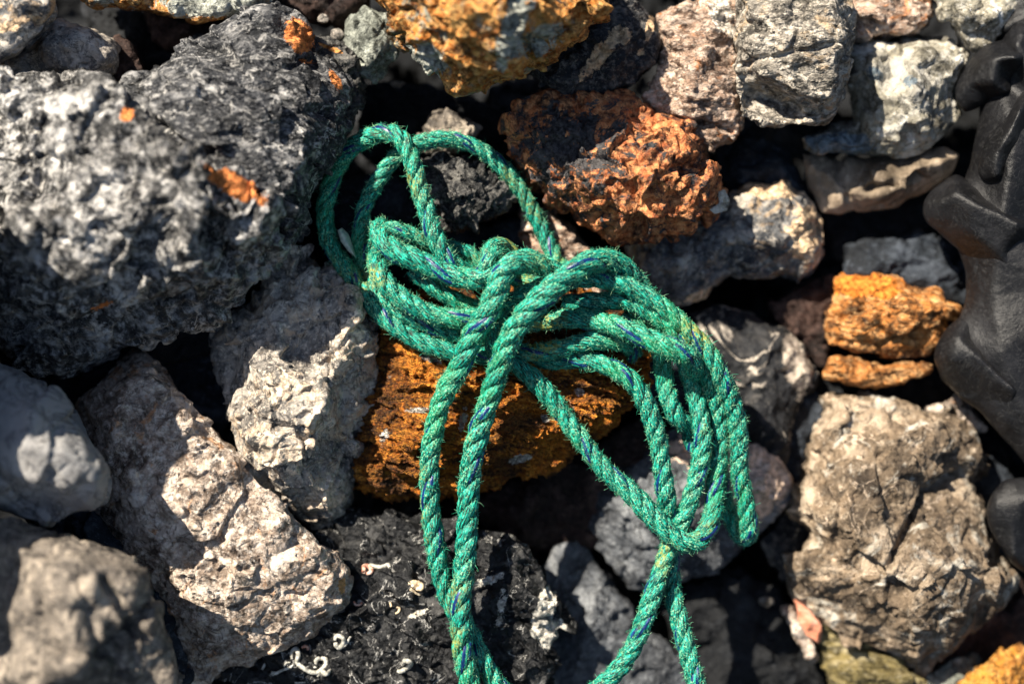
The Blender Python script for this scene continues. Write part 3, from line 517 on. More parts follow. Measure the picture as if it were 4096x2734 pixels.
S('pebble', 'small pale pebble on the black rock at lower right', 'palegrey', [(1740,1370),(1757,1365),(1775,1370),(1778,1384),(1760,1392),(1742,1386)], -122, th=10, dome=5, n=2, vox=1.5, fac=((10,.5),), big=(30,0), cat='pebble', group=None)
S('rock', 'olive layered rock under the sandy boulder at the bottom edge', 'olive', [(1870,1410),(1930,1430),(2000,1470),(2080,1520),(2130,1560),(2120,1640),(1930,1640),(1890,1530)], -118, th=60, dome=20, n=8, vox=2.4, strata=2.2)
S('rock', 'grey pebbly rock at the bottom edge near the yellow orange rock', 'speckgrey', [(2120,1560),(2180,1510),(2230,1500),(2260,1530),(2230,1640),(2110,1640)], -125, th=60, dome=14, n=5, vox=2.4)
S('rock', 'yellow orange rock in the bottom right corner', 'yellow', [(2180,1600),(2203,1560),(2250,1525),(2294,1492),(2335,1478),(2380,1500),(2400,1640),(2180,1640)], -92, th=70, dome=20, n=7, vox=2.2, fac=((22,3),(10,1.4)), strata=1.5, patch=[])
S('rock', 'dark blue rock between sandy boulder and tyre', 'slate', [(2190,1050),(2290,1040),(2330,1120),(2330,1280),(2280,1270),(2220,1160)], -140, th=60, dome=14, n=5, vox=3)
S('rock', 'dark brown rock in the bottom right behind the sandy boulder', 'darkred', [(2080,1500),(2200,1400),(2340,1330),(2420,1400),(2420,1520),(2200,1580)], -160, th=60, dome=14, n=6, vox=3)
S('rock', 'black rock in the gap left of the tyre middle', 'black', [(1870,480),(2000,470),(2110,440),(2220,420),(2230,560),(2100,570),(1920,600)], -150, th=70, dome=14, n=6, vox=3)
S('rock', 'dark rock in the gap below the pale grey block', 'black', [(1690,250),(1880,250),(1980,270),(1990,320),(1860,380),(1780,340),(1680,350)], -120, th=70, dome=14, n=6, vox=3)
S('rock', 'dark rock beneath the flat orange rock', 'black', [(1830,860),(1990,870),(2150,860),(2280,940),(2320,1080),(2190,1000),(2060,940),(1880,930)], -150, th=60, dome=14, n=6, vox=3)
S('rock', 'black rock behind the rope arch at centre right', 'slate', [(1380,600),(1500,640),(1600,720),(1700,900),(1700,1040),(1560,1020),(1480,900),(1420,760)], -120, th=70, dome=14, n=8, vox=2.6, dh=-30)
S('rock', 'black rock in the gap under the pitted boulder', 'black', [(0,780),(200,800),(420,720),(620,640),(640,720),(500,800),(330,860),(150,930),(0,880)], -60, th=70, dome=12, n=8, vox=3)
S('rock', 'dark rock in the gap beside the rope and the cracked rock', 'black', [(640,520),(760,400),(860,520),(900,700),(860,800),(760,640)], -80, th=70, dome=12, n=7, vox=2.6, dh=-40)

S('boulder', 'dark grey unseen boulder added past the left edge to shade the left stones', 'smoothtan', [(-450,330),(-200,390),(-80,450),(-75,600),(-110,760),(-120,900),(-100,1050),(-110,1180),(-130,1350),(-400,1450),(-520,900)], 205, th=260, dome=70, n=8, vox=4, sm=3)  # added out of view, shaped to cast shade on the left stones

# ---------------------------------------------------------------- rope
def spline(p, step):
    p = np.asarray(p, float); n = len(p); out = []
    pe = np.vstack([2 * p[0] - p[1], p, 2 * p[-1] - p[-2]])
    for i in range(n - 1):
        p0, p1, p2, p3 = pe[i:i + 4]; L = np.linalg.norm(p2[:3] - p1[:3]); k = max(2, int(L / (step * .5)))
        for t in np.linspace(0, 1, k, endpoint=False):
            out.append(.5 * ((2 * p1) + (-p0 + p2) * t + (2 * p0 - 5 * p1 + 4 * p2 - p3) * t * t + (-p0 + 3 * p1 - 3 * p2 + p3) * t ** 3))
    out.append(p[-1]); out = np.array(out)
    for _ in range(6): out[1:-1] = .5 * out[1:-1] + .25 * (out[:-2] + out[2:])
    d = np.r_[0, np.cumsum(np.linalg.norm(np.diff(out[:, :3], axis=0), axis=1))]
    m = int(d[-1] / step); s = np.linspace(0, d[-1], m)
    return np.stack([np.interp(s, d, out[:, c]) for c in range(out.shape[1])], 1), s
def frames(c):
    t = np.gradient(c, axis=0); t /= np.linalg.norm(t, axis=1)[:, None]
    n = np.zeros_like(t); a = np.array([0, 0, 1.0]); n[0] = a - t[0] * (a @ t[0]); n[0] /= np.linalg.norm(n[0])
    for i in range(1, len(t)):
        v = n[i - 1] - t[i] * (n[i - 1] @ t[i]); n[i] = v / (np.linalg.norm(v) + 1e-12)
    return t, n, np.cross(t, n)

def rpath(R, pts):
    o = []
    for p in pts:
        q = P(p[0] / 4, p[1] / 4, p[2]) * 1000; o.append([*q, p[3] if len(p) > 3 else R])
    return o
ROPES = [
 rpath(10.2, [(2040,2800,5),(2009,2756,5),(1970,2711,5),(1926,2628,6),(1888,2551,7),(1843,2468,8),(1804,2411,10),(1776,2341,12),(1757,2264,14),(1741,2168,16),(1725,2066,18),(1718,1957,20),(1718,1862,22),(1725,1780,24),(1741,1697,27),(1760,1620,29),(1792,1544,32,10.6),(1836,1474,35,11),(1875,1378,42,11.4),(1907,1314,46,11.6),(1951,1250,52,11.8),(1986,1167,56,12),(2006,1104,58,12),(2044,1062,58,12),(2090,1042,52,12),(2146,1053,44,11.5),(2198,1076,36,11),(2240,1095,28,10.5),(2290,1120,16,10)]),
 rpath(11, [(1890,2800,16),(1881,2756,18),(1868,2679,22),(1849,2583,26),(1843,2500,29),(1843,2405,29),(1852,2309,28),(1862,2213,27),(1868,2117,26),(1872,2021,26),(1878,1926,27),(1890,1830,29),(1906,1760,31),(1923,1700,33),(1945,1633,36),(1974,1540,40),(2002,1450,46,11.5),(2034,1365,50,12),(2079,1287,56,12),(2143,1215,60,12),(2213,1148,63,12),(2283,1092,63,12),(2347,1053,57,12),(2411,1038,46,11.5),(2481,1055,34,10),(2532,1103,22,9.5),(2577,1161,10,9),(2610,1225,-4,9)]),
 rpath(9.6, [(1950,1300,16),(1975,1262,22),(2019,1219,27),(2095,1181,31),(2172,1148,32),(2274,1120,32),(2376,1112,34),(2464,1128,34),(2528,1151,33),(2604,1195,32),(2655,1230,30),(2704,1272,28),(2760,1327,26),(2814,1384,24),(2857,1445,22),(2882,1500,18),(2911,1560,12),(2944,1655,4),(2956,1758,-2),(2957,1826,-6),(2960,1902,-10),(2978,1979,-14),(2990,2055,-18),(2996,2110,-22),(2985,2142,-30),(2960,2135,-38),(2934,2094,-40),(2914,2043,-42),(2898,1992,-42),(2880,1900,-38),(2868,1780,-30)]),
 rpath(9.8, [(2258,1215,12),(2330,1206,16),(2400,1204,18),(2502,1203,20),(2579,1235,22),(2655,1286,22),(2719,1340,20),(2770,1392,16),(2809,1445,12),(2832,1480,6),(2845,1540,0),(2862,1610,-6),(2875,1690,-10),(2878,1760,-12),(2876,1810,-12),(2868,1870,-10),(2860,1950,-6),(2856,2020,0),(2842,2090,6),(2810,2145,12),(2768,2170,16,10.8),(2717,2158,18,10.8),(2653,2106,20,10.8),(2577,2025,18,10.8),(2513,1958,16,10.6),(2449,1906,14),(2386,1840,13),(2334,1766,12),(2290,1710,12),(2226,1620,12),(2156,1537,14),(2100,1485,16),(2028,1435,18),(1984,1395,18),(1969,1349,18),(1959,1293,16),(1965,1240,10),(1985,1190,2)]),
 rpath(9.4, [(2535,1420,-8),(2520,1384,6),(2502,1376,12),(2464,1364,18),(2385,1359,20),(2309,1375,20),(2232,1395,20),(2155,1407,18),(2092,1408,14),(2010,1420,8),(1924,1420,8),(1834,1410,8),(1783,1400,9),(1719,1380,10),(1655,1352,10),(1592,1314,10),(1540,1270,8),(1489,1215,4),(1438,1151,0),(1406,1100,-4),(1373,1055,-8),(1342,1010,-10),(1314,960,-12),(1304,902,-12),(1299,840,-12),(1309,785,-12),(1326,721,-12),(1355,660,-12),(1393,604,-8),(1445,562,-2),(1508,535,8),(1559,530,16),(1603,552,22),(1631,598,24),(1654,657,26),(1669,721,26),(1687,785,27),(1705,836,28),(1722,895,29),(1746,960,30),(1775,1015,30),(1815,1058,27),(1866,1085,18),(1915,1105,8)]),
 rpath(8.6, [(1860,1385,-6),(1796,1362,-6),(1732,1335,-6),(1668,1296,-6),(1617,1262,-6),(1553,1210,-8),(1502,1150,-10),(1480,1106,-12),(1462,1060,-14),(1444,1017,-14),(1437,958,-14),(1444,902,-14),(1453,850,-14),(1467,805,-14),(1490,760,-14),(1516,716,-12),(1546,670,-10),(1570,640,-8),(1600,612,-6),(1640,588,-6),(1700,566,-8),(1762,556,-10),(1830,562,-14),(1907,590,-18),(1977,639,-22),(2047,709,-26),(2105,798,-30),(2156,894,-34),(2194,977,-34),(2226,1045,-30),(2260,1110,-24)]),
 rpath(8.8, [(1925,1060,-8),(1870,1018,-6),(1830,1002,-6),(1776,990,-4),(1713,969,0),(1649,943,4),(1585,920,8),(1534,922,8),(1506,955,4),(1498,1000,0),(1500,1040,-4)]),
 rpath(11, [(1512,905,-4),(1522,938,14),(1546,979,24),(1598,1012,28),(1674,1043,30),(1751,1076,32),(1815,1101,34),(1878,1115,36),(1929,1107,38),(1957,1072,38),(1965,1030,34),(1972,1003,26),(1995,988,14),(2022,1002,4),(2050,1030,-2),(2080,1060,-6)]),
 rpath(10.2, [(1502,1025,-6),(1510,1058,12),(1530,1112,24),(1570,1164,26),(1630,1208,28),(1694,1243,28),(1758,1264,28),(1834,1274,26),(1900,1270,20),(1960,1266,13),(2030,1272,10),(2120,1284,10),(2200,1280,14),(2283,1270,20),(2360,1276,26),(2400,1284,30),(2477,1306,36,10.6),(2553,1338,40,10.8),(2630,1371,42,10.8),(2707,1401,42,10.8),(2752,1428,36,10.8),(2775,1460,24),(2778,1484,8),(2765,1490,-6)]),
 rpath(9.8, [(2640,1390,10),(2643,1426,4),(2653,1477,0),(2661,1528,0),(2671,1579,2),(2686,1630,4),(2711,1674,2),(2743,1696,-8),(2762,1730,-18),(2775,1790,-22)]),
 rpath(9.6, [(2500,1250,2,8.5),(2533,1263,6,8.5),(2579,1289,8,8.5),(2630,1312,8,8.5),(2681,1338,6),(2719,1375,2),(2735,1420,0),(2745,1464,-2),(2760,1510,-4),(2775,1560,-4),(2788,1604,-2),(2804,1681,2),(2811,1758,4),(2808,1810,4),(2797,1870,4),(2779,1940,4),(2754,2017,2),(2730,2081,0),(2705,2130,-4),(2675,2195,-4),(2644,2277,2),(2612,2373,6),(2584,2458,8),(2545,2560,10),(2492,2650,12),(2437,2711,14),(2386,2756,16),(2330,2800,18)]),
 rpath(9.8, [(2150,1440,-2),(2232,1440,4),(2300,1436,10),(2370,1443,14),(2440,1468,17),(2508,1507,18),(2556,1560,17),(2588,1620,15),(2615,1697,13),(2634,1770,11),(2645,1850,9),(2655,1920,7),(2663,1979,5),(2672,2043,-2),(2675,2110,-10),(2676,2190,-20),(2682,2277,-18),(2692,2373,-14),(2716,2475,-8),(2746,2590,-4),(2775,2692,-2),(2800,2790,0)]),
 rpath(8.6, [(1480,1120,0),(1515,1170,6),(1579,1232,9),(1655,1274,10),(1732,1307,10),(1809,1333,10),(1860,1345,6),(1930,1350,0)]),
 rpath(9, [(1650,1085,6),(1706,1126,10),(1770,1172,12),(1834,1205,10),(1885,1228,6),(1940,1245,-2)]),
 rpath(9, [(2060,1125,-4),(2095,1125,4),(2140,1128,6),(2200,1135,2),(2250,1150,-6)]),
]

def rope_mat():
    m, nt, b = mat_new('green polypropylene rope')
    uv = nd(nt, 'ShaderNodeUVMap'); mp = nd(nt, 'ShaderNodeMapping'); nt.links.new(uv.outputs[0], mp.inputs[0]); mp.inputs['Scale'].default_value = (26, .16, 1)
    st = noise(nt, mp.outputs[0], 1.0, 4, .65)
    geo = nd(nt, 'ShaderNodeNewGeometry'); v = geo.outputs['Position']
    c = ramp(nt, st, [(.42, (.0002, .008, .007)), (.53, (.0002, .21, .150)), (.66, (.025, .64, .46))])
    lo = noise(nt, v, 9, 3)
    c = mixc(nt, ramp(nt, lo, [(.54, 0.0), (.72, .5)]), c, mixc(nt, st, (.01, .16, .035), (.05, .50, .12)))
    sp = noise(nt, v, 520, 3, .6)
    lo2 = noise(nt, v, 16, 3)
    f = mth(nt, 'MULTIPLY', ramp(nt, sp, [(.54, 0.0), (.64, 1.0)]), ramp(nt, lo2, [(.36, .15), (.56, .95)]))
    c = mixc(nt, f, c, (.28, .62, .36))
    d = noise(nt, v, 14, 4); dn = noise(nt, v, 260, 4)
    f = mth(nt, 'MULTIPLY', ramp(nt, d, [(.56, 0.0), (.68, .8)]), ramp(nt, dn, [(.44, 0.0), (.56, 1.0)]))
    c = mixc(nt, f, c, (.34, .33, .06))
    nt.links.new(c, b.inputs['Base Color']); b.inputs['Roughness'].default_value = .45; b.inputs['Specular IOR Level'].default_value = .3
    bp = nd(nt, 'ShaderNodeBump'); bp.inputs['Strength'].default_value = .8; bp.inputs['Distance'].default_value = .0012
    nt.links.new(mth(nt, 'ADD', st, mth(nt, 'MULTIPLY', sp, .5)), bp.inputs['Height']); nt.links.new(bp.outputs[0], b.inputs['Normal'])
    return m
def blue_mat():
    m, nt, b = mat_new('blue tracer yarn')
    uv = nd(nt, 'ShaderNodeUVMap'); mp = nd(nt, 'ShaderNodeMapping'); nt.links.new(uv.outputs[0], mp.inputs[0]); mp.inputs['Scale'].default_value = (26, .16, 1)
    st = noise(nt, mp.outputs[0], 1.0, 4, .65)
    c = ramp(nt, st, [(.3, (.001, .006, .03)), (.5, (.001, .016, .10)), (.74, (.01, .07, .26))])
    nt.links.new(c, b.inputs['Base Color']); b.inputs['Roughness'].default_value = .38
    return m
def fibre_mat(name, a, b_):
    m, nt, b = mat_new(name)
    geo = nd(nt, 'ShaderNodeNewGeometry')
    c = mixc(nt, ramp(nt, noise(nt, geo.outputs['Position'], 300, 2), [(.42, 0.0), (.58, 1.0)]), a, b_)
    nt.links.new(c, b.inputs['Base Color']); b.inputs['Roughness'].default_value = .5
    return m

def build_rope():
    allc = np.concatenate([np.array(r)[:, :3] for r in ROPES]); org = to_world(allc.mean(0)[None] * .001)[0]
    root = bpy.data.objects.new('rope', None); root.empty_display_size = .05; C.objects.link(root); root.location = org
    tag(root, 'frayed green twisted rope with blue tracer yarns tangled over the rocks', 'rope')
    gm, bm_ = rope_mat(), blue_mat()
    NS = 3; Q = 36; LB = 10
    sv = [[] for _ in range(NS)]; sf = [[] for _ in range(NS)]; su = [[] for _ in range(NS)]; smi = [[] for _ in range(NS)]; off = [0] * NS
    surf = []
    for ri, rp in enumerate(ROPES):
        c4, s = spline(rp, 1.05); c = c4[:, :3]; R = c4[:, 3]
        R = R * (1 + .10 * vnoise(np.stack([s / 40 + ri * 9, s * 0, s * 0], 1)))
        t, n, b = frames(c)
        pitch = 2.75 * 2 * np.mean(R) * 1.0
        ph = s * 2 * math.pi / pitch + ri * 1.3 + .5 * vnoise(np.stack([s / 60 + ri * 5, s * 0 + 4, s * 0], 1))
        th = np.arange(Q) / Q * 2 * math.pi
        for k in range(NS):
            a = ph + k * 2 * math.pi / 3
            # right-handed lay
            dirv = n * np.cos(a)[:, None] + b * np.sin(a)[:, None]
            cc = c + dirv * (R * .525)[:, None]
            tt = np.gradient(cc, axis=0); tt /= np.linalg.norm(tt, axis=1)[:, None]
            e1 = dirv - tt * (dirv * tt).sum(1)[:, None]; e1 /= np.linalg.norm(e1, axis=1)[:, None]; e2 = np.cross(tt, e1)
            yt = -s * 2 * math.pi * 1.3 / pitch + k
            prof = 1 + .26 * (np.abs(np.cos(LB * .5 * (th[None, :] - yt[:, None]))) - .6)
            rr = (R * .495)[:, None] * prof * (1 + .07 * vnoise(np.stack([np.repeat(s, Q) / 5, np.tile(th, len(s)) * 2, np.full(len(s) * Q, ri * 3.3 + k)], 1)).reshape(len(s), Q))
            flat = .92
            pos = cc[:, None, :] + rr[:, :, None] * (np.cos(th)[None, :, None] * e1[:, None, :] * flat + np.sin(th)[None, :, None] * e2[:, None, :] * 1.12)
            m = len(s); i = np.arange(m - 1)[:, None] * Q; j = np.arange(Q)[None, :]; j2 = (j + 1) % Q
            f = np.stack([i + j, i + j2, i + Q + j2, i + Q + j], 2).reshape(-1, 4) + off[k]
            sv[k].append(pos.reshape(-1, 3)); sf[k].append(f); off[k] += m * Q
            U = (th[None, :] - yt[:, None]) / (2 * math.pi); Vv = np.repeat(s[:, None], Q, 1)
            uu = np.stack([U, Vv], 2)
            fu = np.stack([uu[:-1, :], uu[:-1, (np.arange(Q) + 1) % Q], uu[1:, (np.arange(Q) + 1) % Q], uu[1:, :]], 2).copy()
            fu[:, -1, 1, 0] += 1; fu[:, -1, 2, 0] += 1
            su[k].append(fu.reshape(-1, 2))
            if k == 0:
                um = (U[:-1] + .5 / Q) * LB; yi = np.floor(um + .5) % LB
                on2 = (vnoise(np.stack([s[:-1] / 22 + ri * 11, s[:-1] * 0, s[:-1] * 0 + 9], 1)) > -.02)[:, None]
                smi[k].append(((yi == 0) | ((yi == 2) & on2)).ravel().astype(np.int32))
            else: smi[k].append(np.zeros((m - 1) * Q, np.int32))
            surf.append((pos, cc, c, t, R, s, ri))
    for k in range(NS):
        w = to_world(np.concatenate(sv[k]) * .001) - org
        me = raw_mesh('strand', w, np.concatenate(sf[k]))
        ul = me.uv_layers.new(name='UVMap'); ul.data.foreach_set('uv', np.concatenate(su[k]).astype(np.float32).ravel())
        me.polygons.foreach_set('material_index', np.concatenate(smi[k]))
        link('strand', me, [gm, bm_], org, root)
    # frayed fibres: short curled hairs standing off the strands
    V, F, MI = [], [], []; o = 0
    fr = np.random.default_rng(3)
    for pos, cc, c, t, R, s, ri in surf:
        m = len(s); cnt = int(s[-1] * 13.0)
        dens = np.clip(.35 + .9 * vnoise(np.stack([s / 30 + ri * 7, s * 0 + 2, s * 0], 1)), .12, 1.0)
        if ri in (0, 1): dens = dens * np.where(c[:, 1] > -60, 1.5, .6)
        if ri == 3: dens = dens * 1.3
        if ri in (6, 7, 8): dens = dens * 1.5
        cnt = int(cnt * dens.mean() * 1.5)
        i = fr.choice(m, cnt, p=dens / dens.sum()); j = fr.integers(0, pos.shape[1], cnt)
        p = pos[i, j]; out = p - c[i]; r0 = np.linalg.norm(out, axis=1); ok = r0 > R[i] * .80
        p, out, i = p[ok], out[ok] / r0[ok][:, None], i[ok]; cnt = len(p)
        d = out * .8 + t[i] * fr.normal(size=(cnt, 1)) * .8 + fr.normal(size=(cnt, 3)) * .45; d /= np.linalg.norm(d, axis=1)[:, None]
        L = (1.6 + fr.exponential(1.5, cnt)).clip(1.2, 9); curl = fr.normal(size=(cnt, 3)) * 1.0; rad = .17 + .13 * fr.random(cnt)
        p = p - d * .4; a1 = np.cross(d, fr.normal(size=(cnt, 3))); a1 /= np.linalg.norm(a1, axis=1)[:, None]; a2 = np.cross(d, a1)
        SG = 4; p = p - out * .15; q = p.copy(); rings = []
        for g in range(SG):
            rw = rad * (1 - .2 * g)
            rings.append(np.stack([q + rw[:, None] * (a1 * math.cos(x) + a2 * math.sin(x)) for x in (0, 2.094, 4.189)], 1))
            d = d + curl * .55; d /= np.linalg.norm(d, axis=1)[:, None]; q = q + d * (L / (SG - 1))[:, None]
        rings = np.stack(rings, 1)
        V.append(rings.reshape(-1, 3)); base = (np.arange(cnt) * SG * 3)[:, None] + o
        ff = []
        for g in range(SG - 1):
            for x in range(3):
                y = (x + 1) % 3; ff.append(np.concatenate([base + g * 3 + x, base + g * 3 + y, base + g * 3 + 3 + y, base + g * 3 + 3 + x], 1))
        F.append(np.stack(ff, 1).reshape(-1, 4)); o += cnt * SG * 3
        MI.append(np.repeat((fr.random(cnt) < .5).astype(np.int32), (SG - 1) * 3))
    me = raw_mesh('frayed_fibres', to_world(np.concatenate(V) * .001) - org, np.concatenate(F))
    me.polygons.foreach_set('material_index', np.concatenate(MI))
    fo = link('frayed_fibres', me, [fibre_mat('pale fibre', (.04, .44, .24), (.44, .74, .42)), fibre_mat('green fibre', (.01, .25, .14), (.06, .45, .26))], org, root)
    tag(fo, kind='stuff')
    return root
build_rope()

# ---------------------------------------------------------------- shells stuck on the black rock, and the shell in the rope loop
def shell_mat(name, a, b_):
    m, nt, b = mat_new(name); geo = nd(nt, 'ShaderNodeNewGeometry')
    c = mixc(nt, ramp(nt, noise(nt, geo.outputs['Position'], 260, 4), [(.42, 0.0), (.6, 1.0)]), a, b_)
    nt.links.new(c, b.inputs['Base Color']); b.inputs['Roughness'].default_value = .45; return m
SH = [shell_mat('white tube shell', (.28, .27, .23), (.58, .56, .50)), shell_mat('cream tube shell', (.60, .44, .27), (.78, .66, .48)), shell_mat('pinkish tube shell', (.42, .16, .10), (.70, .52, .42))]
def front_h(obj_list):
    from mathutils.bvhtree import BVHTree
    trees = []
    dg = bpy.context.evaluated_depsgraph_get()
    for o in obj_list:
        me = o.data; v = get_v(me) + np.array(o.location); loc = (v - ORn) @ RXn
        n = len(me.polygons); pl = [tuple(p.vertices) for p in me.polygons]
        trees.append(BVHTree.FromPolygons([tuple(x) for x in loc], pl))
    return trees
BT = front_h([BR])[0]
def on_rock(u, v):
    cpos = Vector((0, 0, CAM_D)); d = Vector(PF(u, v, 0)) - cpos; d.normalize()
    h = BT.ray_cast(cpos, d); return (h[0], h[1]) if h[0] is not None else (Vector(PF(u, v, -20)), Vector((0, 0, 1)))
def worm_tube(points, rads, mat, parent):
    """an open, wavy calcareous tube lying on the rock"""
    pts = []
    for (x, y), r in zip(points, rads):
        p, nrm = on_rock(x, y); q = (p * 1000) + nrm * r * .55; q.z = max(q.z, p.z * 1000 + r * .5); pts.append([*q, r])
    c4, s = spline(pts, .45); c = c4[:, :3]; R = c4[:, 3]; t, n, b = frames(c); Q = 12; th = np.arange(Q) / Q * 6.2832
    wob = 1 + .18 * vnoise(np.stack([np.repeat(s, Q) / 1.6, np.tile(np.cos(th), len(s)) * 1.5, np.tile(np.sin(th), len(s)) * 1.5], 1)).reshape(len(s), Q)
    V = []; F = []
    for sc in (1.0, .66):
        V.append((c[:, None, :] + (R[:, None] * wob * sc)[:, :, None] * (np.cos(th)[None, :, None] * n[:, None, :] + np.sin(th)[None, :, None] * b[:, None, :])).reshape(-1, 3))
    m = len(s); i = np.arange(m - 1)[:, None] * Q; j = np.arange(Q)[None, :]; j2 = (j + 1) % Q
    f1 = np.stack([i + j, i + j2, i + Q + j2, i + Q + j], 2).reshape(-1, 4); f2 = f1[:, ::-1] + m * Q
    jj = np.arange(Q); k2 = (jj + 1) % Q
    c1 = np.stack([jj, m * Q + jj, m * Q + k2, k2], 1); e = (m - 1) * Q; c2 = np.stack([e + jj, e + k2, m * Q + e + k2, m * Q + e + jj], 1)
    w = to_world(np.concatenate(V) * .001); org = w.mean(0)
    me = raw_mesh('tube_worm_shell', w - org, np.concatenate([f1, f2, c1, c2]))
    return link('tube_worm_shell', me, mat, org, parent)
def zz(x, y): return ((1050 + x * .3406) / 1.7437, (2250 + y * .3406) / 1.7437)
TUBES = [([(850,900),(880,850),(940,870),(950,930),(900,980),(860,930),(880,970),(960,960),(1030,860)], [2.0,2.4,2.6,2.8,3,2.6,2.6,2.2,1.2], 0),
 ([(350,1120),(345,1040),(400,1010),(425,1070),(400,1170),(470,1230),(560,1270),(650,1270),(730,1210),(745,1130),(680,1110),(620,1150),(620,1230)], [1.6,2.2,2.6,2.8,2.8,2.6,2.6,2.8,3,3,2.8,2.6,2.2], 0),
 ([(650,1320),(700,1270),(740,1300),(790,1260)], [1.8,2.8,2.8,1.8], 0),
 ([(110,1290),(160,1290),(250,1240),(330,1220),(360,1190)], [2.2,1.8,1.6,1.6,1.0], 0), ([(260,1210),(280,1170),(330,1160)], [1,1.1,.8], 0),
 ([(1580,1270),(1640,1260),(1710,1220),(1735,1160),(1680,1140),(1645,1190)], [2.0,2.8,3.2,3.2,2.8,2.0], 0),
 ([(1710,240),(1780,230),(1860,250),(1870,300),(1800,300),(1760,260),(1830,270)], [2.6,3,3,2.8,2.6,2.2,1.8], 1), ([(1740,310),(1790,350),(1850,375)], [2.0,1.6,1], 1),
 ([(1570,515),(1605,530),(1600,570),(1560,590)], [1,1.5,1.5,1.1], 1), ([(1500,470),(1510,510)], [1.4,1.2], 1),
 ([(1070,450),(1100,490),(1150,480),(1165,455)], [1,1.2,1.2,.8], 2), ([(460,990),(500,970),(540,990),(520,1015)], [1.6,1.8,1.8,1.2], 2),
 ([(1190,100),(1200,50),(1260,60),(1280,110),(1230,120)], [2.4,3,3,2.6,2], 2), ([(1260,30),(1340,50),(1420,50),(1480,30),(1500,60)], [2.4,2.6,2.6,2.6,1.8], 0),
 ([(0,1240),(20,1200),(30,1170)], [1.5,1.6,1], 0), ([(1780,600),(1800,590)], [1,.8], 1), ([(380,1400),(440,1405),(510,1395)], [1,1.2,.8], 0)]
for pts, rads, mi in TUBES: worm_tube([zz(*p) for p in pts], [r * .85 for r in rads], SH[mi], BR)
def shell_in_loop():
    # a broken curved valve: grid over a leaf shape, cupped, 1.2 mm thick
    def q(x, y): return ((1240 + x * .2554) / 1.7437, (800 + y * .2554) / 1.7437)
    a = [(430,470),(480,640),(600,800),(710,890)]; bb = [(500,430),(600,520),(670,700),(715,885)]
    n1, n2 = 24, 12; V = []
    def lerp(c, t):
        xs = np.linspace(0, 1, len(c)); return np.interp(t, xs, [p[0] for p in c]), np.interp(t, xs, [p[1] for p in c])
    for lay in (0, -1.3):
        for i in range(n1):
            t = i / (n1 - 1); A, B = lerp(a, t), lerp(bb, t)
            for j in range(n2):
                s_ = j / (n2 - 1); x = A[0] + (B[0] - A[0]) * s_; y = A[1] + (B[1] - A[1]) * s_
                V.append(PF(*q(x, y), 2 + lay + 5 * math.sin(s_ * 3.14) - 6 * s_ + .5 * math.sin(i * 1.7)))
    F = []; N = n1 * n2
    for i in range(n1 - 1):
        for j in range(n2 - 1):
            k = i * n2 + j; F.append((k, k + n2, k + n2 + 1, k + 1)); F.append((N + k, N + k + 1, N + k + n2 + 1, N + k + n2))
    rim = [j for j in range(n2)] + [i * n2 + n2 - 1 for i in range(1, n1)] + [(n1 - 1) * n2 + j for j in range(n2 - 2, -1, -1)] + [i * n2 for i in range(n1 - 2, 0, -1)]
    for x, y in zip(rim, rim[1:] + rim[:1]): F.append((x, y, N + y, N + x))
    w = to_world(np.array(V)); org = w.mean(0); me = raw_mesh('shell', w - org, np.array(F))
    o = link('shell', me, shell_mat('greenish grey shell', (.30, .38, .33), (.48, .52, .44)), org)
    tag(o, 'broken greenish grey shell standing between the two left rope strands', 'shell')
shell_in_loop()

# ---------------------------------------------------------------- tyre at the right edge
def rubber():
    m, nt, b = mat_new('worn black rubber'); geo = nd(nt, 'ShaderNodeNewGeometry'); v = geo.outputs['Position']
    c = ramp(nt, noise(nt, v, 22, 6, .65), [(.35, (.003, .003, .0035)), (.55, (.006, .006, .007)), (.75, (.016, .016, .018))])
    sc = noise(nt, v, 60, 5, .6, 1.0); f = ramp(nt, mth(nt, 'ABSOLUTE', mth(nt, 'SUBTRACT', sc, .5)), [(0.0, .7), (.012, 0.0)])
    c = mixc(nt, f, c, (.04, .04, .04))
    nt.links.new(c, b.inputs['Base Color']); b.inputs['Roughness'].default_value = .42; b.inputs['Specular IOR Level'].default_value = .35
    bp = nd(nt, 'ShaderNodeBump'); bp.inputs['Strength'].default_value = .5; bp.inputs['Distance'].default_value = .003
    nt.links.new(noise(nt, v, 120, 8, .7), bp.inputs['Height']); nt.links.new(bp.outputs[0], b.inputs['Normal']); return m
M['rubber'] = rubber()
def t1(x, y): return (2007.2 + x * .4388, y * .4388)
def t2(x, y): return (2007.2 + x * .4388, 630.8 + y * .4388)
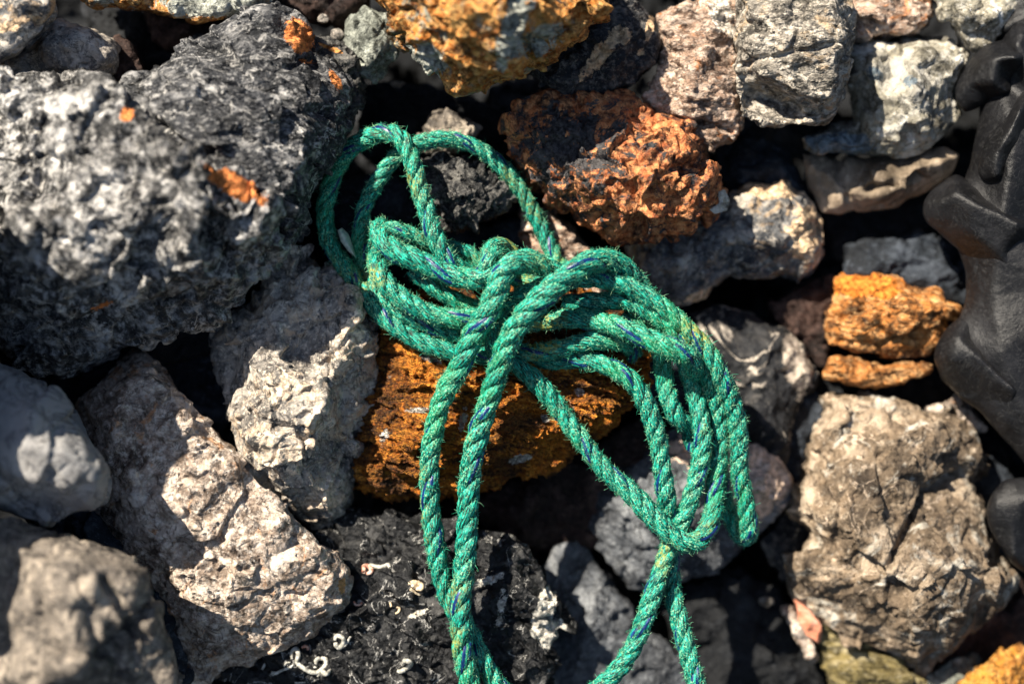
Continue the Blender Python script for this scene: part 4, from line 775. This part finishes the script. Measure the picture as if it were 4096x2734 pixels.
def build_tyre():
    root = bpy.data.objects.new('tyre', None); root.empty_display_size = .1; C.objects.link(root)
    root.location = Vector(to_world(PF(2400, 700, -100)[None])[0])
    tag(root, 'worn black tyre with chunky tread lugs at the right edge', 'tyre')
    kw = dict(fac=((60, .6),), nz=(20, .35), big=(90, 1.5), vox=2.4, sm=16, parent=root, jit=.4)
    stone('carcass', None, 'rubber', [(2330,-60),(2305,60),(2285,110),(2250,200),(2240,300),(2225,380),(2200,440),(2190,560),(2214,620),(2214,690),(2195,740),(2200,860),(2260,960),(2330,1040),(2370,1090),(2350,1180),(2360,1330),(2560,1400),(2600,-60)], -50,
          pts=[(2330,100,2),(2330,300,8),(2300,500,-2),(2280,660,-16),(2300,800,-8),(2340,920,-16),(2450,300,0),(2450,700,0),(2450,1000,-10)], th=130, seed=91, **kw)
    stone('tread_lug', None, 'rubber', [t1(725,-40),t1(700,40),t1(655,130),t1(650,175),t1(700,190),t1(790,170),t1(900,150),t1(900,-60)], -36, th=60, dome=26, n=3, seed=92, **kw)
    stone('tread_lug', None, 'rubber', [t1(615,212),t1(560,240),t1(510,290),t1(440,400),t1(413,470),t1(420,530),t1(470,590),t1(540,560),t1(600,520),t1(680,540),t1(760,440),t1(900,300),t1(860,190),t1(700,200)], -40,
          pts=[(*t1(560,320),-12),(*t1(640,300),4),(*t1(740,300),14),(*t1(500,430),-22),(*t1(620,440),-2),(*t1(700,480),-10)], th=80, seed=93, **kw)
    stone('tread_lug', None, 'rubber', [t1(640,640),t1(600,700),t1(560,800),t1(530,900),t1(580,960),t1(650,995),t1(700,950),t1(760,900),t1(900,860),t1(900,420),t1(800,430),t1(700,560)], -20,
          pts=[(*t1(640,800),8),(*t1(700,700),16),(*t1(760,560),20),(*t1(640,920),4)], th=60, seed=94, **kw)
    stone('tread_lug', None, 'rubber', [t1(425,900),t1(370,935),t1(290,995),t1(250,1050),t1(245,1120),t1(265,1165),t1(330,1215),t1(450,1320),t1(560,1430),t1(700,1530),t1(800,1590),t1(900,1500),t1(900,1160),t1(780,1130),t1(640,1040),t1(520,960)], -44,
          pts=[(*t1(340,1050),-22),(*t1(420,1000),-8),(*t1(520,1060),4),(*t1(650,1110),10),(*t1(760,1170),16),(*t1(360,1150),-26),(*t1(500,1220),-8),(*t1(650,1330),-4),(*t1(760,1440),-6)], th=90, seed=95, **kw)
    stone('tread_lug', None, 'rubber', [t2(470,190),t2(370,270),t2(310,370),t2(300,440),t2(340,540),t2(420,620),t2(540,700),t2(680,830),t2(790,920),t2(900,940),t2(900,640),t2(780,590),t2(690,500),t2(600,380),t2(540,240)], -52,
          pts=[(*t2(440,330),-22),(*t2(400,440),-26),(*t2(540,420),-14),(*t2(620,500),-12),(*t2(740,600),-8),(*t2(520,580),-34),(*t2(680,740),-32)], th=80, seed=96, **kw)
    stone('tread_lug', None, 'rubber', [t2(680,1060),t2(610,1140),t2(580,1220),t2(590,1310),t2(640,1410),t2(700,1500),t2(790,1570),t2(900,1600),t2(900,1040)], -56, th=70, dome=30, n=4, seed=97, **kw)
    stone('tread_lug', None, 'rubber', [t2(740,140),t2(700,240),t2(690,400),t2(740,490),t2(800,560),t2(900,560),t2(900,60)], -34, th=60, dome=24, n=3, seed=98, **kw)
build_tyre()
